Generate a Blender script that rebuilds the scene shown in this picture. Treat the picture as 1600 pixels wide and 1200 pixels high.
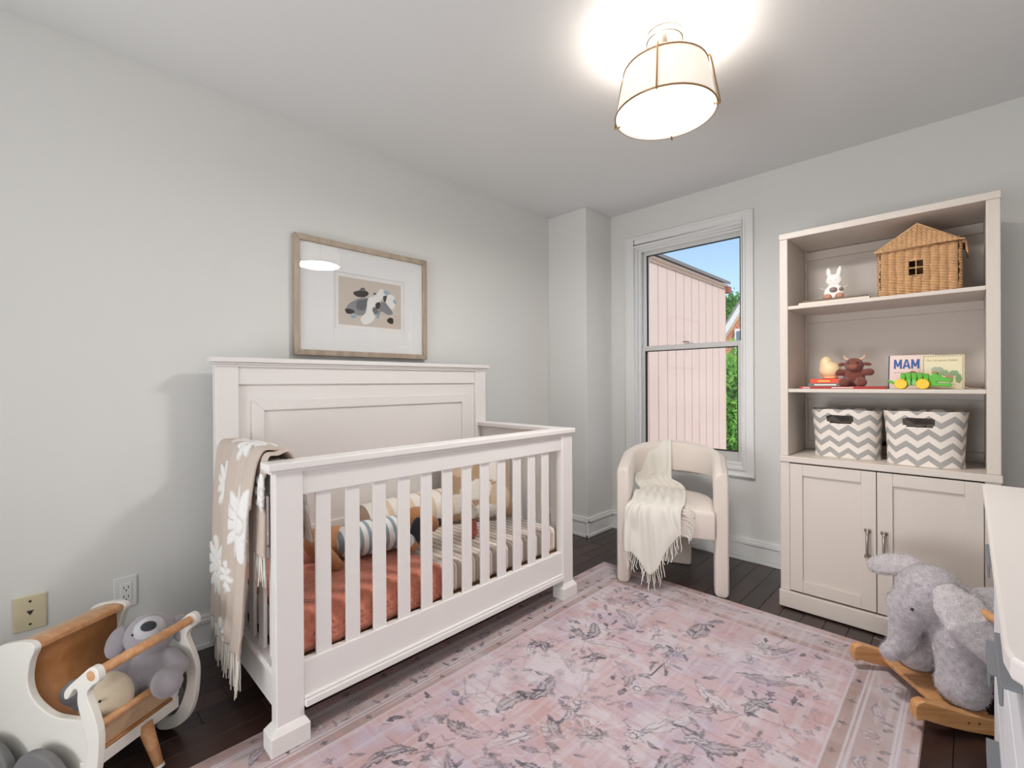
import bpy, bmesh, math, random
import numpy as np
from mathutils import Vector, Matrix, noise as mnoise
random.seed(7); rng = np.random.default_rng(7)
for o in list(bpy.data.objects): bpy.data.objects.remove(o)
scene = bpy.context.scene
COL = scene.collection
pi = math.pi

# ------------------------------------------------------------------ camera
def cam_axes(yaw, pitch, roll):
    f = Vector((math.sin(yaw)*math.cos(pitch), math.cos(yaw)*math.cos(pitch), math.sin(pitch)))
    r = Vector((math.cos(yaw), -math.sin(yaw), 0)); u = r.cross(f)
    return r*math.cos(roll)+u*math.sin(roll), -r*math.sin(roll)+u*math.cos(roll), f
r_, u_, f_ = cam_axes(-0.7780, -0.0022, -0.0058)
cd = bpy.data.cameras.new('camera'); cam = bpy.data.objects.new('camera', cd); COL.objects.link(cam)
cam.matrix_world = Matrix(((r_.x, u_.x, -f_.x, 0), (r_.y, u_.y, -f_.y, 0), (r_.z, u_.z, -f_.z, 1.12), (0, 0, 0, 1)))
cd.sensor_fit = 'HORIZONTAL'; cd.sensor_width = 36.0; cd.lens = 725.0/1600*36; cd.clip_start = 0.02; cd.clip_end = 200
scene.camera = cam

# ------------------------------------------------------------------ sky, sun, exposure
w = bpy.data.worlds.new('sky'); scene.world = w; w.use_nodes = True
nt = w.node_tree; nt.nodes.clear()
sky = nt.nodes.new('ShaderNodeTexSky'); sky.sky_type = 'NISHITA'; sky.sun_disc = False
sky.sun_elevation = math.radians(50); sky.sun_rotation = math.radians(130); sky.air_density = 1.0; sky.dust_density = 2.0; sky.ozone_density = 2.2
bg = nt.nodes.new('ShaderNodeBackground'); bg.inputs[1].default_value = 0.23
wo = nt.nodes.new('ShaderNodeOutputWorld'); nt.links.new(sky.outputs[0], bg.inputs[0]); nt.links.new(bg.outputs[0], wo.inputs[0])
sd = bpy.data.lights.new('sun', 'SUN'); sd.energy = 2.4; sd.angle = 0.01; sd.color = (1, 0.95, 0.88)
sun = bpy.data.objects.new('sun', sd); COL.objects.link(sun)
sun.rotation_euler = Vector((-0.62, 0.42, -0.72)).to_track_quat('-Z', 'Y').to_euler()
sun.location = (3, -3, 6)
vs = scene.view_settings; vs.view_transform = 'Standard'; vs.look = 'None'; vs.gamma = 1.0; vs.use_curve_mapping = False
vs.exposure = 0.14
LAMP_W = 18.5      # downward light of the ceiling lamp
UP_W = 9.0         # bulbs inside the shade
LOW_W = 68.0      # added fill light, set low behind the camera, aimed up into the room

# soft fill light without a fixture, added behind the camera to brighten the room
hd = bpy.data.lights.new('fill_light', 'AREA'); hd.shape = 'DISK'; hd.size = 1.7; hd.energy = LOW_W; hd.color = (0.95, 0.975, 1.0)
hl = bpy.data.objects.new('fill_light', hd); COL.objects.link(hl)
hl.location = (-0.95, -1.9, 0.45); hl.rotation_euler = Vector((0.60, 0.60, 0.56)).to_track_quat('-Z', 'Y').to_euler()

# ------------------------------------------------------------------ helpers
def lin(c):
    c = [x/255.0 for x in c]
    return tuple(x/12.92 if x <= 0.04045 else ((x+0.055)/1.055)**2.4 for x in c)+(1.0,)

class NT:
    """tiny node helper"""
    def __init__(s, name):
        s.m = bpy.data.materials.new(name); s.m.use_nodes = True; s.t = s.m.node_tree; s.t.nodes.clear()
        s.out = s.n('ShaderNodeOutputMaterial')
    def n(s, typ, **kw):
        nd = s.t.nodes.new(typ)
        for k, v in kw.items(): setattr(nd, k, v)
        return nd
    def l(s, a, b): s.t.links.new(a, b)
    def val(s, x, sock):
        if hasattr(x, 'is_linked') or hasattr(x, 'links'): s.l(x, sock)
        else: sock.default_value = x
    def math(s, op, a, b=0.0, c=None):
        nd = s.n('ShaderNodeMath', operation=op); s.val(a, nd.inputs[0]); s.val(b, nd.inputs[1])
        if c is not None: s.val(c, nd.inputs[2])
        return nd.outputs[0]
    def mix(s, f, a, b):
        nd = s.n('ShaderNodeMix', data_type='RGBA'); s.val(f, nd.inputs[0]); s.val(a, nd.inputs[6]); s.val(b, nd.inputs[7]); return nd.outputs[2]
    def coord(s, which='Object'): return s.n('ShaderNodeTexCoord').outputs[which]
    def sep(s, v):
        nd = s.n('ShaderNodeSeparateXYZ'); s.l(v, nd.inputs[0]); return nd.outputs
    def noise(s, v, scale, detail=3, rough=0.5):
        nd = s.n('ShaderNodeTexNoise'); s.l(v, nd.inputs['Vector']); nd.inputs['Scale'].default_value = scale
        nd.inputs['Detail'].default_value = detail; nd.inputs['Roughness'].default_value = rough; return nd.outputs['Fac']
    def scale(s, v, xyz):
        nd = s.n('ShaderNodeMapping'); s.l(v, nd.inputs[0]); nd.inputs['Scale'].default_value = xyz; return nd.outputs[0]
    def ramp(s, f, stops, interp='LINEAR'):
        nd = s.n('ShaderNodeValToRGB'); nd.color_ramp.interpolation = interp; e = nd.color_ramp.elements
        while len(e) < len(stops): e.new(0.5)
        for i, (p, c) in enumerate(stops): e[i].position = p; e[i].color = c
        s.val(f, nd.inputs[0]); return nd.outputs[0]
    def bump(s, h, strength=0.3, dist=0.002):
        nd = s.n('ShaderNodeBump'); nd.inputs['Strength'].default_value = strength; nd.inputs['Distance'].default_value = dist
        s.l(h, nd.inputs['Height']); return nd.outputs[0]
    def pbsdf(s, col, rough=0.5, metallic=0.0, normal=None, sheen=0.0, coat=0.0, spec=0.5):
        b = s.n('ShaderNodeBsdfPrincipled'); s.val(col, b.inputs['Base Color']); s.val(rough, b.inputs['Roughness'])
        b.inputs['Metallic'].default_value = metallic; b.inputs['Sheen Weight'].default_value = sheen
        b.inputs['Coat Weight'].default_value = coat; b.inputs['Specular IOR Level'].default_value = spec
        if normal is not None: s.l(normal, b.inputs['Normal'])
        s.l(b.outputs[0], s.out.inputs[0]); return b

def paint(name, rgb, rough=0.5, vary=0.03, scale=6.0, bump=0.0, bscale=250.0, sheen=0.0, metallic=0.0, coat=0.0, spec=0.5, bdist=0.001):
    t = NT(name); c = lin(rgb); v = t.coord()
    lo = tuple(x*(1-vary) for x in c[:3])+(1,); hi = tuple(min(1, x*(1+vary)) for x in c[:3])+(1,)
    col = t.mix(t.noise(v, scale), lo, hi)
    nrm = t.bump(t.noise(v, bscale, 2), bump, bdist) if bump > 0 else None
    t.pbsdf(col, rough, metallic, nrm, sheen, coat, spec); return t.m

def wood(name, a, b, stretch=(3, 40, 40), rough=0.45, coat=0.0):
    t = NT(name); v = t.scale(t.coord(), stretch); n1 = t.noise(v, 1.0, 4, 0.6)
    col = t.ramp(n1, [(0.3, lin(a)), (0.7, lin(b))]); t.pbsdf(col, rough, 0, t.bump(n1, 0.15, 0.001), coat=coat); return t.m

def attr_mat(name, rough=0.9, vary=0.06, scale=300.0, bump=0.3, bdist=0.001, sheen=0.0):
    t = NT(name); at = t.n('ShaderNodeAttribute'); at.attribute_name = 'Col'
    n1 = t.noise(t.coord(), scale, 2)
    g = t.math('ADD', t.math('MULTIPLY', n1, 2*vary), 1-vary)
    mx = t.n('ShaderNodeMix', data_type='RGBA', blend_type='MULTIPLY'); mx.inputs[0].default_value = 1.0
    t.l(at.outputs['Color'], mx.inputs[6]); t.l(g, mx.inputs[7])
    t.pbsdf(mx.outputs[2], rough, 0, t.bump(n1, bump, bdist), sheen=sheen, spec=0.2); return t.m

def glass(name, f0=0.05):
    t = NT(name); lw0 = t.n('ShaderNodeLayerWeight'); lw0.inputs[0].default_value = 0.5
    fr = t.math('ADD', t.math('MULTIPLY', t.math('POWER', lw0.outputs['Facing'], 5.0), 0.9), f0)
    tr = t.n('ShaderNodeBsdfTransparent'); gl = t.n('ShaderNodeBsdfGlossy'); gl.inputs['Roughness'].default_value = 0.0
    mx = t.n('ShaderNodeMixShader'); t.l(fr, mx.inputs[0]); t.l(tr.outputs[0], mx.inputs[1]); t.l(gl.outputs[0], mx.inputs[2])
    t.l(mx.outputs[0], t.out.inputs[0]); return t.m

def emit(name, rgb, strength):
    t = NT(name); e = t.n('ShaderNodeEmission'); e.inputs[0].default_value = lin(rgb); e.inputs[1].default_value = strength
    t.l(e.outputs[0], t.out.inputs[0]); return t.m

class MB:
    def __init__(s): s.v = []; s.f = []
    def add(s, vs_, fs):
        k = len(s.v); s.v += [tuple(v) for v in vs_]; s.f += [tuple(i+k for i in f) for f in fs]; return s
    def box(s, x0, x1, y0, y1, z0, z1):
        return s.add([(x0,y0,z0),(x1,y0,z0),(x1,y1,z0),(x0,y1,z0),(x0,y0,z1),(x1,y0,z1),(x1,y1,z1),(x0,y1,z1)],
                     [(0,3,2,1),(4,5,6,7),(0,1,5,4),(1,2,6,5),(2,3,7,6),(3,0,4,7)])
    def frustum(s, a, za, b, zb):
        (x0,x1,y0,y1) = a; (X0,X1,Y0,Y1) = b
        return s.add([(x0,y0,za),(x1,y0,za),(x1,y1,za),(x0,y1,za),(X0,Y0,zb),(X1,Y0,zb),(X1,Y1,zb),(X0,Y1,zb)],
                     [(0,3,2,1),(4,5,6,7),(0,1,5,4),(1,2,6,5),(2,3,7,6),(3,0,4,7)])
    def tube(s, pts, rad, n=10, caps=True):
        pts = [Vector(p) for p in pts]; m = len(pts)
        rad = rad if isinstance(rad, (list, tuple)) else [rad]*m
        vs_ = []; up = None
        for i, p in enumerate(pts):
            d = (pts[min(i+1, m-1)]-pts[max(i-1, 0)]).normalized()
            if up is None:
                up = Vector((0,0,1)) if abs(d.z) < 0.9 else Vector((1,0,0))
            a = d.cross(up).normalized(); b = a.cross(d).normalized(); up = b
            for k in range(n):
                t = 2*pi*k/n; vs_.append(p+(a*math.cos(t)+b*math.sin(t))*rad[i])
        fs = [(i*n+k, i*n+(k+1) % n, (i+1)*n+(k+1) % n, (i+1)*n+k) for i in range(m-1) for k in range(n)]
        if caps: fs += [tuple(range(n-1, -1, -1)), tuple(range((m-1)*n, m*n))]
        return s.add(vs_, fs)
    def lathe(s, prof, c=(0,0,0), n=32, M=None):
        vs_ = []; m = len(prof)
        for (r, z) in prof:
            for k in range(n):
                t = 2*pi*k/n; p = Vector((r*math.cos(t), r*math.sin(t), z))
                if M is not None: p = M @ p
                vs_.append(p+Vector(c))
        fs = [(i*n+k, i*n+(k+1) % n, (i+1)*n+(k+1) % n, (i+1)*n+k) for i in range(m-1) for k in range(n)]
        if prof[0][0] > 1e-6: fs.append(tuple(range(n-1, -1, -1)))
        if prof[-1][0] > 1e-6: fs.append(tuple(range((m-1)*n, m*n)))
        return s.add(vs_, fs)
    def prism(s, poly, fn):
        """poly: 2-D outline; fn(a, b, side) -> 3-D, side 0/1"""
        n = len(poly); vs_ = [fn(a, b, 0) for a, b in poly]+[fn(a, b, 1) for a, b in poly]
        fs = [tuple(range(n-1, -1, -1)), tuple(range(n, 2*n))]+[(i, (i+1) % n, n+(i+1) % n, n+i) for i in range(n)]
        return s.add(vs_, fs)
    def ell(s, c, r, rot=(0,0,0), nu=20, nv=12):
        from mathutils import Euler
        R = Euler(rot).to_matrix(); vs_ = []
        for i in range(nv+1):
            ph = pi*i/nv
            for k in range(nu):
                t = 2*pi*k/nu
                vs_.append(R @ Vector((r[0]*math.sin(ph)*math.cos(t), r[1]*math.sin(ph)*math.sin(t), r[2]*math.cos(ph)))+Vector(c))
        fs = [(i*nu+k, (i+1)*nu+k, (i+1)*nu+(k+1) % nu, i*nu+(k+1) % nu) for i in range(nv) for k in range(nu)]
        return s.add(vs_, fs)
    def grid(s, nu, nv, fn, closed=False, skip=None):
        vs_ = [fn(i/(nu if closed else nu-1), j/(nv-1)) for j in range(nv) for i in range(nu)]
        fs = []
        for j in range(nv-1):
            for i in range(nu if closed else nu-1):
                if skip and skip((i+.5)/(nu if closed else nu-1), (j+.5)/(nv-1)): continue
                i2 = (i+1) % nu; fs.append((j*nu+i, j*nu+i2, (j+1)*nu+i2, (j+1)*nu+i))
        return s.add(vs_, fs)

XF = {}
def place(name, data):
    o = bpy.data.objects.new(name, data); COL.objects.link(o); return o
def tag(o, label=None, cat=None, group=None, kind=None):
    if label: o['label'] = label
    if cat: o['category'] = cat
    if group: o['group'] = group
    if kind: o['kind'] = kind
    return o
def thing(name, label, cat, loc=(0,0,0), rz=0.0, group=None, kind=None):
    o = place(name, None); o.empty_display_size = 0.05; o.location = loc; o.rotation_euler = (0, 0, rz)
    XF[o.name] = Matrix.Translation(loc) @ Matrix.Rotation(rz, 4, 'Z')
    return tag(o, label, cat, group, kind)
def build(name, mb, mat, parent=None, local=False, smooth=False, bevel=0.0, seg=2, solid=0.0, sub=0, origin=None, label=None, color=None, uv=None):
    """link the shapes in mb as ONE mesh; world coordinates unless local"""
    me = bpy.data.meshes.new(name); vv = mb.v
    M = Matrix.Identity(4)
    if parent is not None and not local: M = XF[parent.name].inverted()
    if parent is None and origin is not None: M = Matrix.Translation(-Vector(origin))
    if M != Matrix.Identity(4): vv = [tuple(M @ Vector(v)) for v in vv]
    me.from_pydata([tuple(v) for v in vv], [], mb.f); me.update()
    bm = bmesh.new(); bm.from_mesh(me)
    bmesh.ops.remove_doubles(bm, verts=bm.verts, dist=1e-6) if color is None and uv is None else None
    if solid == 0.0 and color is None and uv is None: bmesh.ops.recalc_face_normals(bm, faces=bm.faces)
    bm.to_mesh(me); bm.free()
    if smooth:
        for p in me.polygons: p.use_smooth = True
    if color is not None:
        a = me.color_attributes.new('Col', 'FLOAT_COLOR', 'POINT'); a.data.foreach_set('color', np.asarray(color, dtype=np.float32).ravel())
    if uv is not None:
        L = me.uv_layers.new(name='UVMap'); idx = np.empty(len(me.loops), dtype=np.int32); me.loops.foreach_get('vertex_index', idx)
        L.data.foreach_set('uv', np.asarray(uv, dtype=np.float32)[idx].ravel())
    me.materials.append(mat); o = place(name, me)
    if parent is not None:
        o.parent = parent; XF[o.name] = XF[parent.name] if not local else XF[parent.name]
    elif origin is not None:
        o.location = origin; XF[o.name] = Matrix.Translation(origin)
    else: XF[o.name] = Matrix.Identity(4)
    if solid:
        m = o.modifiers.new('thick', 'SOLIDIFY'); m.thickness = solid; m.offset = 0.0
    if bevel:
        m = o.modifiers.new('bevel', 'BEVEL'); m.width = bevel; m.segments = seg; m.limit_method = 'ANGLE'; m.angle_limit = 0.6
    if sub:
        m = o.modifiers.new('sub', 'SUBSURF'); m.levels = sub; m.render_levels = sub
    if label: o['label'] = label
    return o
def B(name, boxes, mat, parent=None, bevel=0.003, **kw):
    mb = MB()
    for b in boxes: mb.box(*b)
    return build(name, mb, mat, parent, bevel=bevel, **kw)
def evaluated(o, name):
    dg = bpy.context.evaluated_depsgraph_get(); me = bpy.data.meshes.new_from_object(o.evaluated_get(dg)); me.name = name; return me
def blob(name, mb, mat, parent=None, local=True, voxel=0.006, smooth=6, fuzz=0.0, fscale=60, origin=None):
    """overlapping shapes fused into one continuous soft surface"""
    o = build(name+'_source', mb, mat, None)
    r = o.modifiers.new('r', 'REMESH'); r.mode = 'VOXEL'; r.voxel_size = voxel; r.use_smooth_shade = True
    s = o.modifiers.new('s', 'SMOOTH'); s.iterations = smooth; s.factor = 0.5
    me = evaluated(o, name); src = o.data
    bpy.data.objects.remove(o); bpy.data.meshes.remove(src)
    if fuzz:
        n = len(me.vertices); co = np.empty(n*3, dtype=np.float32); me.vertices.foreach_get('co', co); co = co.reshape(-1, 3)
        nr = np.empty(n*3, dtype=np.float32); me.vertices.foreach_get('normal', nr); nr = nr.reshape(-1, 3)
        d = np.array([mnoise.noise(Vector(c)*fscale)+0.5*mnoise.noise(Vector(c)*fscale*2.3) for c in co], dtype=np.float32)
        co += nr*(d*fuzz)[:, None]; me.vertices.foreach_set('co', co.ravel())
    if parent is not None and not local: me.transform(XF[parent.name].inverted())
    if parent is None and origin is not None: me.transform(Matrix.Translation(-Vector(origin)))
    for p in me.polygons: p.use_smooth = True
    me.materials.clear(); me.materials.append(mat)
    o = place(name, me)
    if parent is not None: o.parent = parent; XF[o.name] = XF[parent.name]
    elif origin is not None: o.location = origin; XF[o.name] = Matrix.Translation(origin)
    return o
def dup(o, parent=None, **kw):
    c = o.copy(); COL.objects.link(c)
    if parent is not None: c.parent = parent
    return c
def capsule(mb, a, b, ra, rb, n=14):
    a = Vector(a); b = Vector(b); mb.tube([a, a.lerp(b, .5), b], [ra, (ra+rb)/2, rb], n); mb.ell(a, (ra,)*3, nu=n, nv=8); mb.ell(b, (rb,)*3, nu=n, nv=8); return mb
def text(name, body, size, M, mat, parent, bold=0.0):
    c = bpy.data.curves.new(name, 'FONT'); c.body = body; c.size = size; c.offset = bold; c.extrude = 0.0003
    o = place(name+'_source', c); me = evaluated(o, name); bpy.data.objects.remove(o)
    me.transform(XF[parent.name].inverted() @ M); me.materials.clear(); me.materials.append(mat)
    o = place(name, me); o.parent = parent; XF[o.name] = XF[parent.name]; return o
def in_poly(px, py, poly):
    c = np.zeros(px.shape, bool); n = len(poly); j = n-1
    for i in range(n):
        xi, yi = poly[i]; xj, yj = poly[j]
        if yi != yj: c ^= ((yi > py) != (yj > py)) & (px < (xj-xi)*(py-yi)/(yj-yi)+xi)
        j = i
    return c
def smoothpoly(pts, n=4):
    """Catmull-Rom through a closed outline"""
    out = []; m = len(pts)
    for i in range(m):
        p0, p1, p2, p3 = [np.array(pts[(i+k-1) % m], float) for k in range(4)]
        for k in range(n):
            t = k/n; out.append(tuple(0.5*((2*p1)+(-p0+p2)*t+(2*p0-5*p1+4*p2-p3)*t*t+(-p0+3*p1-3*p2+p3)*t**3)))
    return out
def spline(pts, n=6):
    out = []; P = [np.array(p, float) for p in pts]; P = [2*P[0]-P[1]]+P+[2*P[-1]-P[-2]]
    for i in range(1, len(P)-2):
        p0, p1, p2, p3 = P[i-1:i+3]
        for k in range(n):
            t = k/n; out.append(tuple(0.5*((2*p1)+(-p0+p2)*t+(2*p0-5*p1+4*p2-p3)*t*t+(-p0+3*p1-3*p2+p3)*t**3)))
    out.append(tuple(P[-2])); return out
def sample(path, u):
    """point at fraction u of a polyline by arc length"""
    P = np.array(path, float); d = np.r_[0, np.cumsum(np.linalg.norm(np.diff(P, axis=0), axis=1))]; x = u*d[-1]
    return np.array([np.interp(x, d, P[:, k]) for k in range(P.shape[1])])

# ------------------------------------------------------------------ materials
M_wall = paint('wall_paint', (226, 225, 222), 0.75, 0.01, 3, 0.05, 400)
M_ceil = paint('ceiling_paint', (228, 228, 227), 0.85, 0.01, 3)
M_trim = paint('trim_gloss_white', (236, 236, 234), 0.35, 0.01)
M_crib = paint('crib_white', (236, 231, 228), 0.38, 0.012)
M_cab = paint('cabinet_warm_white', (212, 201, 191), 0.42, 0.012)
M_dres = paint('dresser_top_white', (222, 215, 211), 0.4, 0.01)
M_dresf = paint('dresser_drawer_white', (222, 225, 230), 0.4, 0.01)
M_greypull = paint('grey_plastic_pull', (112, 114, 118), 0.5, 0.03)
M_oak = wood('oak_wood', (186, 130, 82), (216, 164, 112), (6, 60, 60))
M_beech = wood('beech_wood', (196, 138, 92), (222, 170, 122), (5, 50, 50))
M_ply = wood('plywood_tan', (196, 164, 130), (212, 182, 150), (8, 40, 40))
M_frame = wood('champagne_frame', (160, 142, 124), (192, 174, 154), (20, 20, 4), 0.4)
M_pramw = paint('pram_white', (232, 228, 220), 0.4, 0.01)
M_nickel = paint('brushed_nickel', (178, 170, 162), 0.3, 0.03, metallic=1.0)
M_brass = paint('brushed_brass', (168, 134, 92), 0.3, 0.03, metallic=1.0)
M_black = paint('black', (28, 28, 30), 0.6, 0.05)
M_glass = glass('clear_glass')

# floor board material: tint differs per board
def floor_mat():
    t = NT('dark_walnut_boards'); v = t.coord(); oi = t.n('ShaderNodeObjectInfo').outputs['Random']
    n1 = t.noise(t.scale(v, (60, 4, 60)), 1.0, 4, 0.6)
    base = t.ramp(oi, [(0.0, lin((48, 32, 30))), (0.5, lin((62, 42, 38))), (1.0, lin((82, 54, 46)))])
    dk = t.ramp(oi, [(0.0, lin((36, 24, 23))), (1.0, lin((58, 38, 34)))])
    col = t.mix(n1, dk, base)
    t.pbsdf(col, t.math('ADD', t.math('MULTIPLY', n1, 0.12), 0.24), 0, t.bump(n1, 0.12, 0.001), coat=0.15); return t.m
M_floor = floor_mat()

# ------------------------------------------------------------------ room shell
XL, XR, YF, YB, ZC = -2.33, 0.56, 3.10, -1.0, 2.392
T = 0.16
def struct(name, boxes, mat, bevel=0.0):
    o = B(name, boxes, mat, None, bevel); o['kind'] = 'structure'; return o
fl = struct('floor', [(XL-T, XR+T, YB-2.2, YF+T, -0.12, -0.012)], paint('subfloor', (40, 28, 26), 0.8))
struct('ceiling', [(XL-T, XR+T, YB-2.2, YF+T, ZC, ZC+0.12)], M_ceil)
struct('wall_left', [(XL-T, XL, YB-2.2, YF+T, -0.1, ZC)], M_wall)
struct('wall_right', [(XR, XR+T, YB-2.2, YF+T, -0.1, ZC)], M_wall)
WX0, WX1, WZ0, WZ1 = -1.765, -1.010, 0.580, 2.110           # window opening
struct('wall_far', [(XL, WX0, YF, YF+T, -0.1, ZC), (WX1, XR, YF, YF+T, -0.1, ZC), (WX0, WX1, YF, YF+T, -0.1, WZ0), (WX0, WX1, YF, YF+T, WZ1, ZC)], M_wall)
struct('wall_corner', [(XL, -1.972, 2.772, YF, -0.02, ZC)], M_wall, 0.004)
# wall behind the camera, with a wide opening added for the fill light
DX0, DX1 = -1.75, 0.42
struct('wall_back', [(XL, DX0, YB-0.12, YB, -0.1, ZC), (DX1, XR, YB-0.12, YB, -0.1, ZC)], M_wall)
struct('wall_landing', [(XL-T, XR+T, YB-2.2-T, YB-2.2, -0.1, ZC)], M_wall)
# boards
pw = 0.0882; k = 0
bmeshes = {}
x = XL; row = 0
while x < XR-0.001:
    x1 = min(x+pw, XR); y = YB-0.1-random.random()*0.9
    while y < YF:
        L = 0.7+random.random()*0.7; y0 = max(y, YB-0.12); y1 = min(y+L, YF)
        if y1-y0 > 0.02:
            mb = MB().box(x+0.0006, x1-0.0006, y0+0.0006, y1-0.0006, -0.012, 0.0)
            o = build('plank', mb, M_floor, fl, bevel=0.0012, seg=1)
        y += L
    x = x1; row += 1
# baseboards: shoe, board, bead
def base_prof(name, axis, a0, a1, wall, sgn):
    mb = MB()
    for (d0, d1, z0, z1) in [(0, 0.020, 0.0, 0.022), (0, 0.013, 0.022, 0.105), (0, 0.019, 0.105, 0.124), (0, 0.012, 0.124, 0.14)]:
        p, q = sorted((wall+sgn*d0, wall+sgn*d1))
        if axis == 'y': mb.box(p, q, a0, a1, z0, z1)
        else: mb.box(a0, a1, p, q, z0, z1)
    o = build(name, mb, M_trim, None, bevel=0.003); o['kind'] = 'structure'
base_prof('baseboard_left', 'y', YB, 2.772, XL, 1)
base_prof('baseboard_far', 'x', -1.972, XR, YF, -1)
base_prof('baseboard_corner', 'x', XL+0.02, -1.953, 2.772, -1)
base_prof('baseboard_chase', 'y', 2.752, YF-0.02, -1.972, 1)
base_prof('baseboard_right', 'y', YB, YF-0.02, XR, -1)

# ------------------------------------------------------------------ window
win = thing('window_1', None, None, (-1.39, YF, WZ0), kind='structure')
CX0, CX1, CZ0, CZ1 = -1.838, -0.946, 0.522, 2.186
def ring(mb, x0, x1, z0, z1, ix0, ix1, iz0, iz1, y0, y1):
    mb.box(x0, ix0, y0, y1, z0, z1); mb.box(ix1, x1, y0, y1, z0, z1); mb.box(ix0, ix1, y0, y1, z0, iz0); mb.box(ix0, ix1, y0, y1, iz1, z1)
mb = MB(); ring(mb, CX0, CX1, CZ0, CZ1, WX0, WX1, WZ0, WZ1, YF-0.016, YF)
ring(mb, CX0, CX1, CZ0, CZ1, CX0+0.014, CX1-0.014, CZ0+0.014, CZ1-0.014, YF-0.022, YF-0.016)
ring(mb, WX0-0.018, WX1+0.018, WZ0-0.018, WZ1+0.018, WX0, WX1, WZ0, WZ1, YF-0.022, YF-0.016)
build('casing', mb, M_trim, win, bevel=0.003)
mb = MB(); ring(mb, WX0, WX1, WZ0, WZ1, WX0+0.012, WX1-0.012, WZ0+0.012, WZ1-0.012, YF, YF+T)
build('jamb', mb, M_trim, win, bevel=0.001)
JX0, JX1, JZ0, JZ1 = WX0+0.012, WX1-0.012, WZ0+0.012, WZ1-0.012
mb = MB(); ring(mb, JX0, JX1, JZ0, JZ1, JX0+0.014, JX1-0.014, JZ0+0.014, JZ1-0.014, YF+0.03, YF+0.045)
build('stop', mb, M_trim, win, bevel=0.002)
ZM = 1.372
M_sashg = paint('sash_grey_white', (214, 211, 208), 0.4, 0.01)
M_gask = paint('black_gasket', (30, 32, 30), 0.6)
# upper sash (outer track)
mb = MB(); ring(mb, JX0, JX1, ZM-0.02, JZ1, JX0+0.034, JX1-0.034, ZM+0.012, JZ1-0.034, YF+0.092, YF+0.122)
us = build('upper_sash', mb, M_trim, win, bevel=0.003)
mb = MB(); ring(mb, JX0+0.034, JX1-0.034, ZM+0.012, JZ1-0.034, JX0+0.038, JX1-0.038, ZM+0.016, JZ1-0.038, YF+0.088, YF+0.108)
build('gasket', mb, M_gask, us, bevel=0)
B('pane', [(JX0+0.034, JX1-0.034, YF+0.104, YF+0.108, ZM+0.012, JZ1-0.034)], M_glass, us, 0)
# lower sash (inner track)
mb = MB(); ring(mb, JX0+0.004, JX1-0.004, JZ0, ZM+0.012, JX0+0.040, JX1-0.040, JZ0+0.075, ZM-0.022, YF+0.052, YF+0.086)
ls = build('lower_sash', mb, M_sashg, win, bevel=0.003)
mb = MB(); ring(mb, JX0+0.040, JX1-0.040, JZ0+0.075, ZM-0.022, JX0+0.044, JX1-0.044, JZ0+0.080, ZM-0.027, YF+0.050, YF+0.076)
build('gasket', mb, M_gask, ls, bevel=0)
B('pane', [(JX0+0.040, JX1-0.040, YF+0.066, YF+0.070, JZ0+0.075, ZM-0.022)], M_glass, ls, 0)
mb = MB(); mb.box(-1.42, -1.36, YF+0.056, YF+0.078, ZM+0.012, ZM+0.018); mb.tube([(-1.39, YF+0.067, ZM+0.018), (-1.39, YF+0.067, ZM+0.028), (-1.43, YF+0.06, ZM+0.03)], 0.005)
build('latch', mb, M_nickel, ls, bevel=0)
mb = MB(); mb.box(WX0-0.0, WX1+0.0, YF+0.0, YF+0.05, WZ0+0.012, WZ0+0.022); build('sill', mb, M_trim, win, bevel=0.003)

# ------------------------------------------------------------------ outside the window
M_side = paint('peach_siding', (210, 187, 177), 0.7, 0.015, 8)
nb = thing('neighbour_house', 'pale peach board-sided house wall close outside the window', 'house', (-2.62, 5.3, -3.0))
NX = -2.62; yc = 7.22
B('wall_backing', [(NX-1.5, NX-0.02, 3.6, yc-0.02, -3.0, 2.32)], paint('siding_shadow_gap', (196, 160, 150), 0.8), nb, 0)
bw = 0.233; board = None; i = 0; y = yc
while y > 3.7:
    if board is None:
        mb = MB().box(-0.02, 0.0, -bw+0.012, 0, 0, 5.56); mb.box(0.0, 0.006, -bw+0.012, -bw+0.03, 0, 5.56); board = build('board', mb, M_side, nb, local=True, bevel=0.003); board.location = (0, y-5.3, 0)
    else:
        c = dup(board, nb); c.location = (0, y-5.3, 0)
    y -= bw; i += 1
B('corner_board', [(NX-0.02, NX+0.012, yc-0.005, yc+0.02, -3.0, 2.54)], M_side, nb)
mb = MB().box(NX-1.5, NX+0.04, 3.6, yc+0.03, 2.545, 2.575); mb.box(NX+0.0, NX+0.015, 3.6, yc, 2.515, 2.545); build('eave', mb, paint('eave_pale', (226, 196, 180), 0.7), nb)
mb = MB().prism([(NX+0.07, 2.58), (NX+0.07, 2.62), (NX-1.5, 3.3), (NX-1.5, 3.2)], lambda a, b, s: (a, (3.6, yc+0.06)[s], b)); build('roof', mb, paint('grey_shingle', (120, 118, 118), 0.9, 0.1, 30), nb, bevel=0)
mb = MB().box(NX-0.02, NX+0.06, yc+0.0, yc+0.12, 2.46, 2.55); build('gutter_end', mb, paint('rust_brown_metal', (150, 84, 66), 0.6), nb)
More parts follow.
